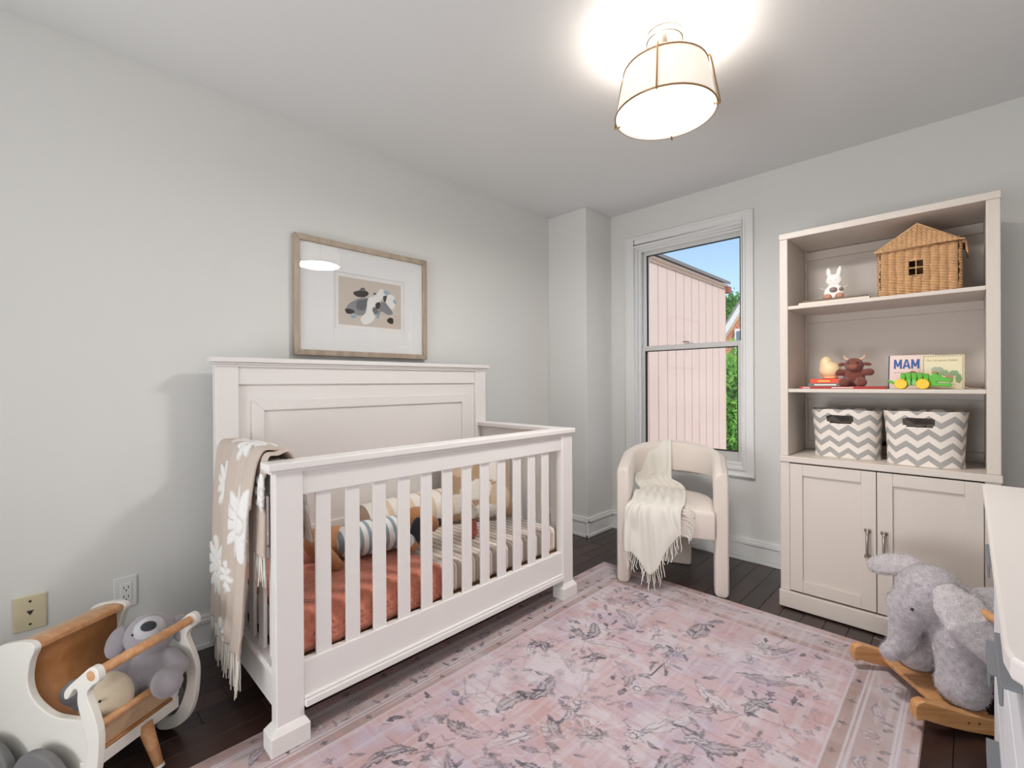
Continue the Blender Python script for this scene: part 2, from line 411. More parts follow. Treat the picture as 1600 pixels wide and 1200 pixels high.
# brick gable far behind
def brickmat():
    t = NT('pale_orange_brick'); br = t.n('ShaderNodeTexBrick'); t.l(t.coord(), br.inputs[0]); br.inputs['Scale'].default_value = 3.0
    br.inputs['Color1'].default_value = lin((206, 132, 94)); br.inputs['Color2'].default_value = lin((190, 112, 78)); br.inputs['Mortar'].default_value = lin((214, 186, 164))
    mp = t.n('ShaderNodeMapping'); mp.inputs['Rotation'].default_value = (pi/2, 0, 0); t.l(t.coord(), mp.inputs[0]); t.l(mp.outputs[0], br.inputs[0])
    t.pbsdf(br.outputs[0], 0.9); return t.m
hs = thing('brick_house', 'orange brick house with white gable trim beyond the trees', 'house', (-4.6, 20.0, -3.0))
M_white = paint('white_paint', (244, 244, 242), 0.5, 0.01)
gx, gw, gz0, gz1 = -4.4, 2.75, 1.7, 6.0
mb = MB().prism([(gx-gw, -3), (gx+gw, -3), (gx+gw, gz0), (gx, gz1), (gx-gw, gz0)], lambda a, b, s: (a, (18.0, 22.0)[s], b)); build('wall', mb, brickmat(), hs, bevel=0)
for sg in (-1, 1):
    dx, dz = gw+0.35, (gz1-gz0)*(gw+0.35)/gw
    mb = MB().prism([(gx+sg*dx, gz1-dz), (gx, gz1), (gx, gz1+0.32), (gx+sg*dx, gz1-dz+0.32)], lambda a, b, s: (a, (17.75, 18.0)[s], b)); build('barge_board', mb, M_white, hs, bevel=0)
    mb = MB().prism([(gx+sg*dx, gz1-dz+0.32), (gx, gz1+0.32), (gx, gz1+0.42), (gx+sg*dx, gz1-dz+0.42)], lambda a, b, s: (a, (17.7, 22.3)[s], b)); build('roof_slope', mb, paint('slate', (150, 146, 150), 0.9), hs, bevel=0)
wf = B('window_frame', [(gx-1.75, gx-0.75, 17.92, 18.0, 1.9, 3.05)], M_white, hs, 0.01)
B('window_pane', [(gx-1.67, gx-1.28, 17.90, 17.92, 1.98, 2.97), (gx-1.22, gx-0.83, 17.90, 17.92, 1.98, 2.97)], paint('far_glass', (120, 134, 146), 0.1), wf, 0)
def leafmat(name, a, b):
    t = NT(name); col = t.mix(t.noise(t.coord(), 2.2, 2), lin(a), lin(b))
    d = t.n('ShaderNodeBsdfDiffuse'); t.l(col, d.inputs[0]); tr = t.n('ShaderNodeBsdfTranslucent'); t.l(col, tr.inputs[0])
    mx = t.n('ShaderNodeMixShader'); mx.inputs[0].default_value = 0.4; t.l(d.outputs[0], mx.inputs[1]); t.l(tr.outputs[0], mx.inputs[2]); t.l(mx.outputs[0], t.out.inputs[0]); return t.m
M_leafA = leafmat('leaf_green', (70, 122, 52), (142, 196, 96)); M_leafB = leafmat('leaf_bright_green', (96, 160, 62), (166, 224, 108))
M_bark = paint('bark', (96, 80, 66), 0.9, 0.1, 12)
def tree(name, label, base, crown_c, crown_r, n, size, mat):
    t = thing(name, label, 'tree', base, group='trees outside the window')
    b = Vector(base); c = Vector(crown_c)
    mb = MB(); mb.tube([b, b.lerp(c, .5)+Vector((.05,.05,0)), c], [0.13, 0.10, 0.04], 8)
    for k in range(7):
        a = 2*pi*k/7; p = b.lerp(c, 0.45+0.07*k); mb.tube([p, p+Vector((math.cos(a)*crown_r[0]*.6, math.sin(a)*crown_r[1]*.6, crown_r[2]*.35))], [0.04, 0.015], 6)
    build('trunk', mb, M_bark, t, smooth=True)
    mb = MB()
    cl = [(Vector((rng.normal()*.45*crown_r[0], rng.normal()*.45*crown_r[1], rng.normal()*.5*crown_r[2]))+c) for _ in range(42)]
    vs_ = []; fs = []
    for k in range(n):
        p = cl[k % len(cl)]+Vector(rng.normal(size=3))*0.24*min(crown_r)
        a = Vector(rng.normal(size=3)).normalized(); d = Vector(rng.normal(size=3)).normalized(); q = a.cross(d).normalized(); s = size*(0.6+rng.random()*.8)
        i0 = len(vs_); vs_ += [p-a*s, p+q*s*.45, p+a*s, p-q*s*.45]; fs.append((i0, i0+1, i0+2, i0+3))
    mb.add(vs_, fs); fo = build('foliage', mb, mat, t); fo['kind'] = 'stuff'
    return t
tree('leafy_tree', 'tall light green tree rising behind the brick house roof', (-8.5, 26.0, -3.0), (-8.5, 26.0, 4.0), (1.5, 1.4, 2.0), 9000, 0.13, M_leafA)
tree('garden_tree', 'bright green leafy tree filling the lower window pane', (-3.42, 10.2, -3.0), (-3.42, 10.2, 0.45), (0.75, 0.8, 1.25), 12000, 0.07, M_leafB)
tree('garden_shrub', 'dense green shrub at the foot of the lower window view', (-3.6, 12.5, -3.0), (-3.6, 12.5, -0.6), (1.3, 0.9, 1.7), 8000, 0.08, M_leafA)
gr = B('garden_ground', [(-40, 30, 3.6, 60, -3.2, -3.0)], paint('grass_green', (96, 128, 70), 0.95, 0.2, 3, 0.3, 60), None, 0, origin=(0, 20, -3.0)); gr['kind'] = 'structure'

yd = B('bounce_slab', [(-2.58, 9, 3.6, 9.5, -3.0, -2.96)], paint('bounce_slab_pale', (226, 221, 212), 0.9, 0.05, 4), None, 0, origin=(2, 6, -3.0)); yd['kind'] = 'structure'  # unseen pale slab, added to bounce sunlight up through the window

# ------------------------------------------------------------------ ceiling lamp
LX, LY = -0.794, 1.615
lamp = thing('ceiling_lamp', 'cream tapered drum shade ceiling lamp with brass frame, lit', 'lamp', (LX, LY, 2.10))
mb = MB().lathe([(0.0, ZC), (0.066, ZC), (0.066, ZC-0.024), (0.062, ZC-0.028), (0.0, ZC-0.028)], (LX, LY, 0), 40); build('canopy', mb, M_nickel, lamp, smooth=False, bevel=0.002)
mb = MB().tube([(LX, LY, ZC-0.028), (LX, LY, 2.19)], 0.010); build('stem', mb, M_nickel, lamp, smooth=True)
def shade_mat():
    t = NT('lit_linen_shade'); v = t.coord(); n1 = t.noise(t.scale(v, (1, 1, 6)), 120, 2)
    d = t.n('ShaderNodeBsdfDiffuse'); d.inputs[0].default_value = lin((236, 230, 222))
    e = t.n('ShaderNodeEmission'); t.l(t.ramp(n1, [(0, lin((250, 236, 218))), (1, lin((254, 243, 230)))]), e.inputs[0]); e.inputs[1].default_value = 0.42
    a = t.n('ShaderNodeAddShader'); t.l(d.outputs[0], a.inputs[0]); t.l(e.outputs[0], a.inputs[1]); t.l(a.outputs[0], t.out.inputs[0]); return t.m
RB, RT, ZB, ZT = 0.176, 0.145, 2.102, 2.262
mb = MB().grid(64, 6, lambda u, v: (LX+(RB+(RT-RB)*v)*math.cos(2*pi*u), LY+(RB+(RT-RB)*v)*math.sin(2*pi*u), ZB+(ZT-ZB)*v), closed=True)
build('shade', mb, shade_mat(), lamp, smooth=True, solid=0.002)
mb = MB().lathe([(0.0, ZB+0.004), (RB-0.006, ZB+0.004), (RB-0.006, ZB+0.008), (0, ZB+0.008)], (LX, LY, 0), 64); build('diffuser', mb, emit('lit_diffuser', (255, 247, 238), 1.4), lamp)
def ringtube(R, z, r, n=64): 
    m = MB(); m.tube([(LX+R*math.cos(2*pi*k/n), LY+R*math.sin(2*pi*k/n), z) for k in range(n+1)], r, 6); return m
build('lower_ring', ringtube(RB+0.002, ZB+0.002, 0.0028), M_brass, lamp, smooth=True); build('upper_ring', ringtube(RT+0.002, ZT, 0.0028), M_brass, lamp, smooth=True)
for k in range(4):
    a = math.radians(-72+90*k); ca, sa = math.cos(a), math.sin(a)
    P = lambda R, z: (LX+R*ca, LY+R*sa, z)
    mb = MB().tube(spline([P(RT-0.012, ZT-0.012), P(RT+0.002, ZT+0.012), P(RT+0.012, ZT), P((RT+RB)/2+0.010, (ZT+ZB)/2), P(RB+0.008, ZB+0.004), P(RB+0.004, ZB-0.006), P(RB-0.012, ZB-0.002)], 6), 0.003, 8); build('arm', mb, M_brass, lamp, smooth=True)
ad = bpy.data.lights.new('lamp_down', 'AREA'); ad.shape = 'DISK'; ad.size = 0.32; ad.energy = LAMP_W; ad.color = (1, 0.975, 0.95)
al = place('lamp_down', ad); al.location = (LX, LY, ZB-0.004); al['kind'] = 'helper'
for dx in (-0.05, 0.05):
    pd = bpy.data.lights.new('lamp_bulb', 'POINT'); pd.energy = UP_W/2; pd.color = (1, 0.92, 0.84); pd.shadow_soft_size = 0.05
    pl = place('lamp_bulb', pd); pl.location = (LX+dx, LY, 2.175)
# ------------------------------------------------------------------ rug
RX0, RX1, RY0, RY1 = -1.622, -0.106, -0.02, 2.455
def make_rug():
    nx, ny = 420, 680
    xs = np.linspace(RX0, RX1, nx); ys = np.linspace(RY0, RY1, ny); gx, gy = np.meshgrid(xs, ys)
    W, H = RX1-RX0, RY1-RY0; cx, cy = (RX0+RX1)/2, (RY0+RY1)/2
    def vnoise(sx, sy, seed, oct=3):
        r = np.random.default_rng(seed); out = np.zeros_like(gx); amp = 1.0; tot = 0
        for o in range(oct):
            g = r.random((int(H*sy)+3, int(W*sx)+3)); u = (gx-RX0)*sx; v = (gy-RY0)*sy
            i = u.astype(int); j = v.astype(int); fu = u-i; fv = v-j; fu = fu*fu*(3-2*fu); fv = fv*fv*(3-2*fv)
            out += amp*((g[j, i]*(1-fu)+g[j, i+1]*fu)*(1-fv)+(g[j+1, i]*(1-fu)+g[j+1, i+1]*fu)*fv); tot += amp; amp *= .55; sx *= 2; sy *= 2
        return out/tot
    def C(c): return np.array(lin(c)[:3])
    pink, mauve, pale, coral, grey, dark, tan = C((198,172,176)), C((186,172,186)), C((208,200,205)), C((188,146,140)), C((108,106,112)), C((66,65,72)), C((160,139,131))
    col = np.empty(gx.shape+(3,)); col[:] = pink
    def blend(c, m): 
        nonlocal col; m = np.clip(m, 0, 1)[..., None]; col = col*(1-m)+c*m
    blend(mauve, np.clip((vnoise(6, 6, 1)-.45)*4, 0, .8)); blend(coral, np.clip((vnoise(7, 5, 2)-.57)*4, 0, .5)); blend(pale, np.clip((vnoise(9, 9, 3, 4)-.52)*5, 0, .7))
    # border bands
    ex = np.minimum(gx-RX0, RX1-gx); ey = np.minimum(gy-RY0, RY1-gy); e = np.minimum(ex, ey)
    inb = (e < 0.215); blend(tan, np.where(inb, .75, 0)*(.5+vnoise(5, 5, 8))); blend(pale, np.where((e > .05) & (e < .16), .22, 0)); blend(coral, np.clip((vnoise(5, 70, 41, 2)-.55)*3, 0, .4)); blend(pale, np.clip((vnoise(70, 6, 42, 2)-.58)*3, 0, .35))
    wear = np.clip(.30+1.5*(vnoise(12, 12, 5, 4)-.3), .15, 1)*np.clip((vnoise(70, 70, 6, 2)-.16)*3.6, .4, 1)
    WX, WY = (vnoise(22, 22, 31, 3)-.5)*.026, (vnoise(22, 22, 32, 3)-.5)*.026
    for d, wd in ((.05, .004), (.06, .003), (.155, .004), (.168, .003), (.212, .004)): blend(pale*1.0, np.where(abs(e-d) < wd, .75, 0)); 
    blend(coral, np.where(e < .045, .55, 0)*wear)
    cell = np.zeros(gx.shape)
    def stamp(x0, y0, ext, fn):
        i0, i1 = np.searchsorted(xs, [x0-ext, x0+ext]); j0, j1 = np.searchsorted(ys, [y0-ext, y0+ext])
        if i1 <= i0 or j1 <= j0: return
        fn(slice(j0, j1), slice(i0, i1))
    def put(sj, si, c, m): col[sj, si] = col[sj, si]*(1-m[..., None])+c*m[..., None]
    def leaf(x0, y0, L, Wd, ang, teeth, fill, edge, bend=0.0):
        def fn(sj, si):
            u = gx[sj, si]-x0+WX[sj, si]; v = gy[sj, si]-y0+WY[sj, si]; a = u*math.cos(ang)+v*math.sin(ang); b = -u*math.sin(ang)+v*math.cos(ang)
            t = (a/L+1)/2; b = b-bend*L*(1-(2*t-1)**2)
            prof = Wd*np.sin(np.clip(t, 0, 1)*pi)**.8*(0.72+0.28*np.abs(((t*teeth) % 1)-.1))
            ins = (t > 0) & (t < 1) & (abs(b) < prof); rim = ins & (abs(b) > prof-.006); mid = ins & (abs(b) < .002)
            wv = wear[sj, si]
            core_ = ins & (abs(b) < prof*.5) & (abs(b) > .003)
            put(sj, si, fill, np.where(ins, .72, 0)*wv); put(sj, si, pale, np.where(core_, .5, 0)*wv); put(sj, si, edge, np.where(rim | mid, .85, 0)*wv)
        stamp(x0, y0, L+Wd+.02, fn)
    def rosette(x0, y0, R, pet, fill, edge):
        def fn(sj, si):
            u = gx[sj, si]-x0+.6*WX[sj, si]; v = gy[sj, si]-y0+.6*WY[sj, si]; r = np.hypot(u, v); a = np.arctan2(v, u)
            pr = R*(.72+.28*np.cos(a*pet)); ins = r < pr; rim = ins & (r > pr-.005); core = abs(r-R*.35) < .003; wv = wear[sj, si]
            put(sj, si, fill, np.where(ins, .75, 0)*wv); put(sj, si, edge, np.where(rim | core, .85, 0)*wv)
        stamp(x0, y0, R+.01, fn)
    def line(pts, wd, c, a=.8):
        for (xa, ya), (xb, yb) in zip(pts[:-1], pts[1:]):
            L = math.hypot(xb-xa, yb-ya)
            def fn(sj, si):
                t = np.clip(((gx[sj, si]-xa)*(xb-xa)+(gy[sj, si]-ya)*(yb-ya))/(L*L+1e-9), 0, 1)
                d = np.hypot(gx[sj, si]-xa-t*(xb-xa), gy[sj, si]-ya-t*(yb-ya)); put(sj, si, c, np.where(d < wd, a, 0)*wear[sj, si])
            stamp((xa+xb)/2, (ya+yb)/2, L/2+.01, fn)
    r = random.Random(11)
    sym = [(1, 1), (-1, 1), (1, -1), (-1, -1)]
    def S(dx, dy): return [(cx+a*dx, cy+b*dy, a, b) for a, b in sym]
    # central medallion, rays, leaves around it
    rosette(cx, cy, .06, 8, coral, dark); rosette(cx, cy, .03, 6, pale, dark)
    for k in range(12):
        a = 2*pi*k/12; line([(cx+.05*math.cos(a), cy+.05*math.sin(a)), (cx+.13*math.cos(a), cy+.13*math.sin(a))], .0028, pale)
    for (x0, y0, a, b) in S(.11, .085): rosette(x0, y0, .035, 7, pale, dark)
    for (x0, y0, a, b) in S(.16, .19): leaf(x0, y0, .095, .032, math.atan2(b*.9, a*.6), 7, pale, grey)
    for (x0, y0, a, b) in S(.26, .06): leaf(x0, y0, .085, .034, math.atan2(b, a*.25), 6, grey, dark, .3*a)
    for (x0, y0, a, b) in S(.30, .24): leaf(x0, y0, .09, .03, math.atan2(b*.4, a), 8, grey, dark, -.35*b)
    for (x0, y0, a, b) in S(.09, .33): leaf(x0, y0, .08, .03, math.atan2(b, a), 6, grey, dark, .4*a)
    for (x0, y0, a, b) in S(.0, .30): rosette(x0, y0, .038, 9, pale, grey)
    for (x0, y0, a, b) in S(.0, .60):
        rosette(x0, y0, .055, 11, mauve, dark); rosette(x0, y0, .028, 7, pale, grey); line([(x0, y0-b*.06), (x0, y0-b*.2)], .0025, dark)
    for (x0, y0, a, b) in S(.0, .84): leaf(x0, y0, .08, .05, pi/2, 9, grey, dark)
    for (x0, y0, a, b) in S(.22, .46): leaf(x0, y0, .1, .036, math.atan2(b*.5, -a), 8, pale, grey, .25)
    for (x0, y0, a, b) in S(.36, .50): leaf(x0, y0, .085, .03, math.atan2(b, a*.3), 7, grey, dark, .35*a)
    for (x0, y0, a, b) in S(.30, .70): leaf(x0, y0, .1, .034, math.atan2(b*.7, a), 8, grey, dark, -.3*b)
    for (x0, y0, a, b) in S(.14, .72): rosette(x0, y0, .036, 6, pale, dark)
    for (x0, y0, a, b) in S(.42, .33): rosette(x0, y0, .034, 8, mauve, dark)
    for (x0, y0, a, b) in S(.44, .82): rosette(x0, y0, .045, 9, grey, dark)
    for (x0, y0, a, b) in S(.22, .92): leaf(x0, y0, .07, .028, math.atan2(b, -a), 6, pale, grey)
    for a, b in sym:
        line([(cx+a*.13, cy+b*.12), (cx+a*.2, cy+b*.33), (cx+a*.28, cy+b*.34), (cx+a*.33, cy+b*.44), (cx+a*.45, cy+b*.46)], .0024, grey)
        line([(cx, cy+b*.66), (cx+a*.1, cy+b*.66), (cx+a*.18, cy+b*.8), (cx+a*.3, cy+b*.84), (cx+a*.36, cy+b*.95)], .0024, grey)
        line([(cx+a*.5, cy+b*.1), (cx+a*.42, cy+b*.16), (cx+a*.38, cy+b*.1), (cx+a*.42, cy+b*.04)], .0022, grey)
        line([(cx+a*.24, cy+b*.13), (cx+a*.3, cy+b*.16), (cx+a*.36, cy+b*.13)], .0022, pale)
    # small scattered sprigs over the field
    for k in range(520):
        x0 = r.uniform(RX0+.24, RX1-.24); y0 = r.uniform(RY0+.24, RY1-.24); q = r.random()
        if q < .4: leaf(x0, y0, r.uniform(.018, .035), r.uniform(.008, .014), r.uniform(0, pi), 4, grey if r.random() < .6 else pale, dark, r.uniform(-.3, .3))
        elif q < .75: rosette(x0, y0, r.uniform(.010, .022), r.choice((4, 5, 6)), r.choice((pale, mauve, grey)), dark)
        else:
            a = r.uniform(0, 2*pi); line([(x0, y0), (x0+.03*math.cos(a), y0+.03*math.sin(a)), (x0+.05*math.cos(a+.7), y0+.05*math.sin(a+.7))], .002, grey)
    for k in range(46):
        x0 = r.uniform(RX0+.28, RX1-.28); y0 = r.uniform(RY0+.28, RY1-.28); a = r.uniform(0, 2*pi)
        leaf(x0, y0, r.uniform(.04, .06), r.uniform(.016, .026), a, r.choice((4, 5, 6)), r.choice((grey, grey, pale, mauve)), dark, r.uniform(-.5, .5))
        for q in range(3): leaf(x0+.05*math.cos(a+q*2.1), y0+.05*math.sin(a+q*2.1), .022, .009, a+q*2.1, 3, r.choice((grey, pale)), dark)
        line([(x0, y0), (x0+.06*math.cos(a+1), y0+.06*math.sin(a+1)), (x0+.11*math.cos(a+.6), y0+.11*math.sin(a+.6)), (x0+.15*math.cos(a+.9), y0+.15*math.sin(a+.9))], .002, r.choice((grey, pale)))
    # border: alternating rosettes and curled leaves
    for side in range(4):
        n = 9 if side < 2 else 15; Lr = W-.2 if side < 2 else H-.2
        for k in range(n):
            t = -Lr/2+Lr*(k+.5)/n
            x0, y0 = (cx+t, RY0+.108) if side == 0 else (cx+t, RY1-.108) if side == 1 else (RX0+.108, cy+t) if side == 2 else (RX1-.108, cy+t)
            if k % 2: rosette(x0, y0, .034, 6, pale, dark); rosette(x0, y0, .014, 5, coral, dark)
            else: leaf(x0, y0, .045, .02, (0 if side < 2 else pi/2)+.4, 5, mauve, dark, .4); 
            for s2 in (-1, 1):
                dx, dy = (s2*.055, .03) if side < 2 else (.03, s2*.055); leaf(x0+dx, y0+dy, .02, .009, r.uniform(0, pi), 3, grey, dark)
            dx, dy = (0, .082) if side < 2 else (.082, 0)
            for s2 in (-1, 1): rosette(x0+s2*dx, y0+s2*dy, .013, 4, grey, dark)
    # woven streaks and fading
    st = np.random.default_rng(3).random((ny, 1))*.06+np.random.default_rng(4).random((1, nx))*.05+np.random.default_rng(5).random((ny, nx))*.05
    col *= (.92+st)[..., None]
    blend(pale, np.clip((vnoise(4, 4, 21, 5)-.55)*2.4, 0, .38)); blend(C((196,180,186)), np.full(gx.shape, .08))
    z = np.where(e < .002, .001, .006)
    mb = MB(); vs_ = np.stack([gx, gy, z], -1).reshape(-1, 3); idx = np.arange(nx*ny).reshape(ny, nx)
    f = np.stack([idx[:-1, :-1], idx[:-1, 1:], idx[1:, 1:], idx[1:, :-1]], -1).reshape(-1, 4)
    mb.v = vs_.tolist(); mb.f = f.tolist()
    c4 = np.concatenate([np.clip(col, 0, 1).reshape(-1, 3), np.ones((nx*ny, 1))], 1)
    o = build('area_rug', mb, attr_mat('rug_flatweave', 0.95, 0.08, 500, 0.25, 0.001), None, color=c4, origin=(cx, cy, 0))
    tag(o, 'faded pink and mauve floral area rug on the dark floor', 'rug')
make_rug()

# ------------------------------------------------------------------ crib
crib = thing('crib', 'white wooden slatted baby crib with tall panelled headboard', 'crib', (-1.83, 1.22, 0))
Y0, Y1 = 0.493, 1.962                 # outer faces of the posts
FX = -1.490                           # front face of the front posts
def leg(ya, yb, fa, fb):
    mb = MB(); mb.box(FX-0.045, FX, ya, yb, 0.06, 0.85); l = build('leg', mb, M_crib, crib, bevel=0.003)
    mb = MB(); mb.box(FX-0.055, FX+0.016, fa, fb, 0.0065, 0.062); mb.frustum((FX-0.055, FX+0.016, fa, fb), 0.062, (FX-0.045, FX+0.001, ya-0.0005, yb+0.0005), 0.082); build('foot', mb, M_crib, l, bevel=0.002)
leg(Y0, Y0+0.083, 0.472, 0.588); leg(Y1-0.083, Y1, 1.862, 1.976)
# front rail: cap, apron, slats, bottom rail with ledge
mb = MB(); mb.box(FX-0.062, FX+0.014, 0.470, 1.972, 0.858, 0.882); mb.box(FX-0.056, FX+0.007, 0.478, 1.966, 0.848, 0.858); build('front_cap', mb, M_crib, crib, bevel=0.004)
B('front_apron', [(FX-0.035, FX-0.006, Y0+0.083, Y1-0.083, 0.772, 0.850)], M_crib, crib)
sl = None
for k in range(12):
    yk = 0.6455+k*0.1015
    if sl is None: sl = build('slat', MB().box(-0.012, 0.0, -0.0255, 0.0255, 0.235, 0.78), M_crib, crib, local=True, bevel=0.003); o = sl
    else: o = dup(sl, crib)
    o.location = (FX-0.014+1.83, yk-1.22, 0)
B('front_bottom_rail', [(FX-0.035, FX-0.006, Y0+0.083, Y1-0.083, 0.105, 0.247)], M_crib, crib)
B('front_ledge', [(FX-0.030, FX+0.012, Y0+0.083, Y1-0.083, 0.108, 0.130), (FX-0.030, FX+0.004, Y0+0.083, Y1-0.083, 0.130, 0.138)], M_crib, crib)
# headboard
HX = -2.165
B('headboard_panel', [(HX-0.030, HX-0.018, Y0+0.06, Y1-0.06, 0.14, 1.19)], M_crib, crib)
for ya, yb in ((Y0, Y0+0.085), (Y1-0.085, Y1)): B('headboard_post', [(HX-0.045, HX, ya, yb, 0.0, 1.195)], M_crib, crib)
mb = MB(); mb.box(HX-0.062, HX+0.022, Y0-0.016, Y1+0.014, 1.212, 1.232); mb.box(HX-0.056, HX+0.013, Y0-0.010, Y1+0.008, 1.203, 1.212); mb.box(HX-0.050, HX+0.007, Y0-0.005, Y1+0.004, 1.194, 1.203); build('headboard_cap', mb, M_crib, crib, bevel=0.004)
B('headboard_top_rail', [(HX-0.030, HX-0.006, Y0+0.085, Y1-0.085, 1.12, 1.196)], M_crib, crib)
mx0, mx1, mz1, mz0, mw = Y0+0.137, Y1-0.137, 1.055, 0.42, 0.048
for nm, poly in (('panel_moulding', [(mx0, mz1), (mx1, mz1), (mx1-mw, mz1-mw), (mx0+mw, mz1-mw)]), ('panel_moulding', [(mx0, mz0), (mx0, mz1), (mx0+mw, mz1-mw), (mx0+mw, mz0+mw)]),
                 ('panel_moulding', [(mx1, mz0), (mx1, mz1), (mx1-mw, mz1-mw), (mx1-mw, mz0+mw)]), ('panel_moulding', [(mx0, mz0), (mx1, mz0), (mx1-mw, mz0+mw), (mx0+mw, mz0+mw)])):
    build(nm, MB().prism(poly, lambda a, b, s: (HX-(0.018, 0.008)[s], a, b)), M_crib, crib, bevel=0.002)
B('headboard_bottom_rail', [(HX-0.030, HX-0.006, Y0+0.085, Y1-0.085, 0.12, 0.25)], M_crib, crib)
# ends
for e, (ya, yb) in enumerate(((Y0+0.012, Y0+0.040), (Y1-0.040, Y1-0.012))):
    xa, xb = HX+0.0, FX-0.045
    capy = (0.492, 0.545) if e == 0 else (1.890, 1.968)
    B('end_cap', [(HX, FX-0.05, capy[0], capy[1], 0.858, 0.882)], M_crib, crib, 0.004)
    B('end_apron', [(xa, xb, ya, yb, 0.772, 0.860)], M_crib, crib)
    B('end_bottom_rail', [(xa, xb, ya, yb, 0.105, 0.247)], M_crib, crib)
    B('end_ledge', [(xa, xb, (ya-0.014 if e == 0 else yb), (ya if e == 0 else yb+0.014), 0.225, 0.247)], M_crib, crib)
    es = None
    for k in range(6):
        xk = xa+(xb-xa)*(k+0.5)/6
        if es is None: es = build('end_slat', MB().box(-0.0255, 0.0255, -0.006, 0.006, 0.235, 0.78), M_crib, crib, local=True, bevel=0.003); o = es
        else: o = dup(es, crib)
        o.location = (xk+1.83, (ya+yb)/2-1.22, 0)
    for z in (0.42, 0.60, 0.66):
        build('bolt', MB().tube([(FX-0.046, (ya+yb)/2-0.03*(1 if e else -1), z), (FX-0.049, (ya+yb)/2-0.03*(1 if e else -1), z)], 0.004, 8), M_black, crib)
B('mattress_support', [(HX, FX-0.04, Y0+0.045, Y1-0.045, 0.215, 0.236)], wood('support_board', (150, 112, 78), (178, 138, 100), (40, 4, 40)), crib)

# mattress with a striped sheet
def stripes(name, axis, stops, period, rough=0.9):
    t = NT(name); c = t.sep(t.coord())[axis]; f = t.math('FRACT', t.math('DIVIDE', c, period))
    n1 = t.noise(t.coord(), 400, 2); t.pbsdf(t.ramp(f, stops, 'CONSTANT'), rough, 0, t.bump(n1, 0.2, 0.001), sheen=0.1, spec=0.2); return t.m
M_sheet = stripes('ticking_stripe_sheet', 1, [(0, lin((240, 236, 230))), (0.34, lin((172, 128, 90))), (0.50, lin((240, 236, 230))), (0.60, lin((140, 120, 104))), (0.70, lin((240, 236, 230))), (0.84, lin((188, 146, 104))), (0.96, lin((240, 236, 230)))], 0.034)
MX0, MX1, MY0, MY1, MZ0, MZ1 = -2.15, -1.545, 0.545, 1.905, 0.238, 0.362
mt = build('mattress', MB().box(MX0, MX1, MY0, MY1, MZ0, MZ1), M_sheet, None, bevel=0.025, seg=5, origin=(-1.85, 1.22, MZ0), smooth=False)
tag(mt, 'crib mattress under a tan and white striped fitted sheet', 'mattress')

# rust quilt over the near half, dropping down the front
def quiltmat():
    t = NT('rust_matelasse'); v = t.coord(); x, y, z = t.sep(v)
    a = t.math('ADD', y, t.math('MULTIPLY', t.math('PINGPONG', t.math('ADD', x, z), 0.018), 0.9))
    w1 = t.math('PINGPONG', a, 0.010); w2 = t.math('PINGPONG', t.math('ADD', t.math('ADD', x, z), 0.3), 0.009)
    h = t.math('MULTIPLY', t.math('MULTIPLY', w1, 100.0), t.math('MULTIPLY', w2, 110.0))
    col = t.ramp(t.noise(v, 30, 3), [(0.3, lin((202, 120, 98))), (0.7, lin((222, 142, 118)))])
    t.pbsdf(col, 0.9, 0, t.bump(h, 0.9, 0.005), sheen=0.2, spec=0.2); return t.m
M_rust = quiltmat()
def drape(name, y0, y1, off, zlow, slant=0.0):
    path = [(-2.13, MZ1+off), (-1.9, MZ1+off), (-1.62, MZ1+off), (-1.575, MZ1+off-0.002), (-1.550, MZ1+off-0.016), (MX1+off, MZ1-0.035), (MX1+off+0.001, 0.30), (MX1+off, zlow)]
    sp = spline(path, 6)
    def fn(u, v):
        p = sample(sp, v); y = y0+(y1-y0)*u+slant*(1-v)*u
        n1 = mnoise.noise(Vector((p[0]*5, y*5, off*90)))*0.003+0.0006*math.sin(y*25+p[0]*12)
        low = 0.010*mnoise.noise(Vector((y*9, 3, 1))) if v > .9 else 0
        return (p[0]+(abs(n1)*0.6 if v > .55 else 0), y, p[1]+(abs(n1) if v < .6 else 0)+low)
    return MB().grid(70, 60, fn)
q = build('rust_quilt', drape('rust_quilt', 0.548, 1.165, 0.006, 0.247, -0.05), M_rust, None, smooth=True, solid=0.006, origin=(-1.8, 0.85, 0.37))
tag(q, 'rust coral textured quilt draped over the near half of the mattress', 'quilt')
f2 = build('folded_layer', drape('folded_layer', 0.548, 1.0, 0.016, 0.262, -0.10), M_rust, q, smooth=True, solid=0.006)

# ------------------------------------------------------------------ plush toys and pillows in the crib
ZMt = MZ1+0.004
M_tanfur = paint('tan_corduroy', (188, 132, 88), 0.95, 0.06, 40, 0.5, 260, sheen=0.3)
M_brownw = paint('toffee_linen', (176, 120, 78), 0.95, 0.06, 40, 0.4, 300, sheen=0.3)
M_char = paint('charcoal_velvet', (44, 46, 54), 0.9, 0.05, 40, sheen=0.3)
M_bluestr = stripes('blue_white_knit', 0, [(0, lin((236, 234, 230))), (0.55, lin((150, 164, 172))), (0.98, lin((236, 234, 230)))], 0.036)
M_bolst = stripes('cream_tan_stripe', 0, [(0, lin((238, 230, 220))), (0.30, lin((206, 180, 152))), (0.42, lin((238, 230, 220))), (0.62, lin((222, 200, 176))), (0.86, lin((238, 230, 220)))], 0.12)
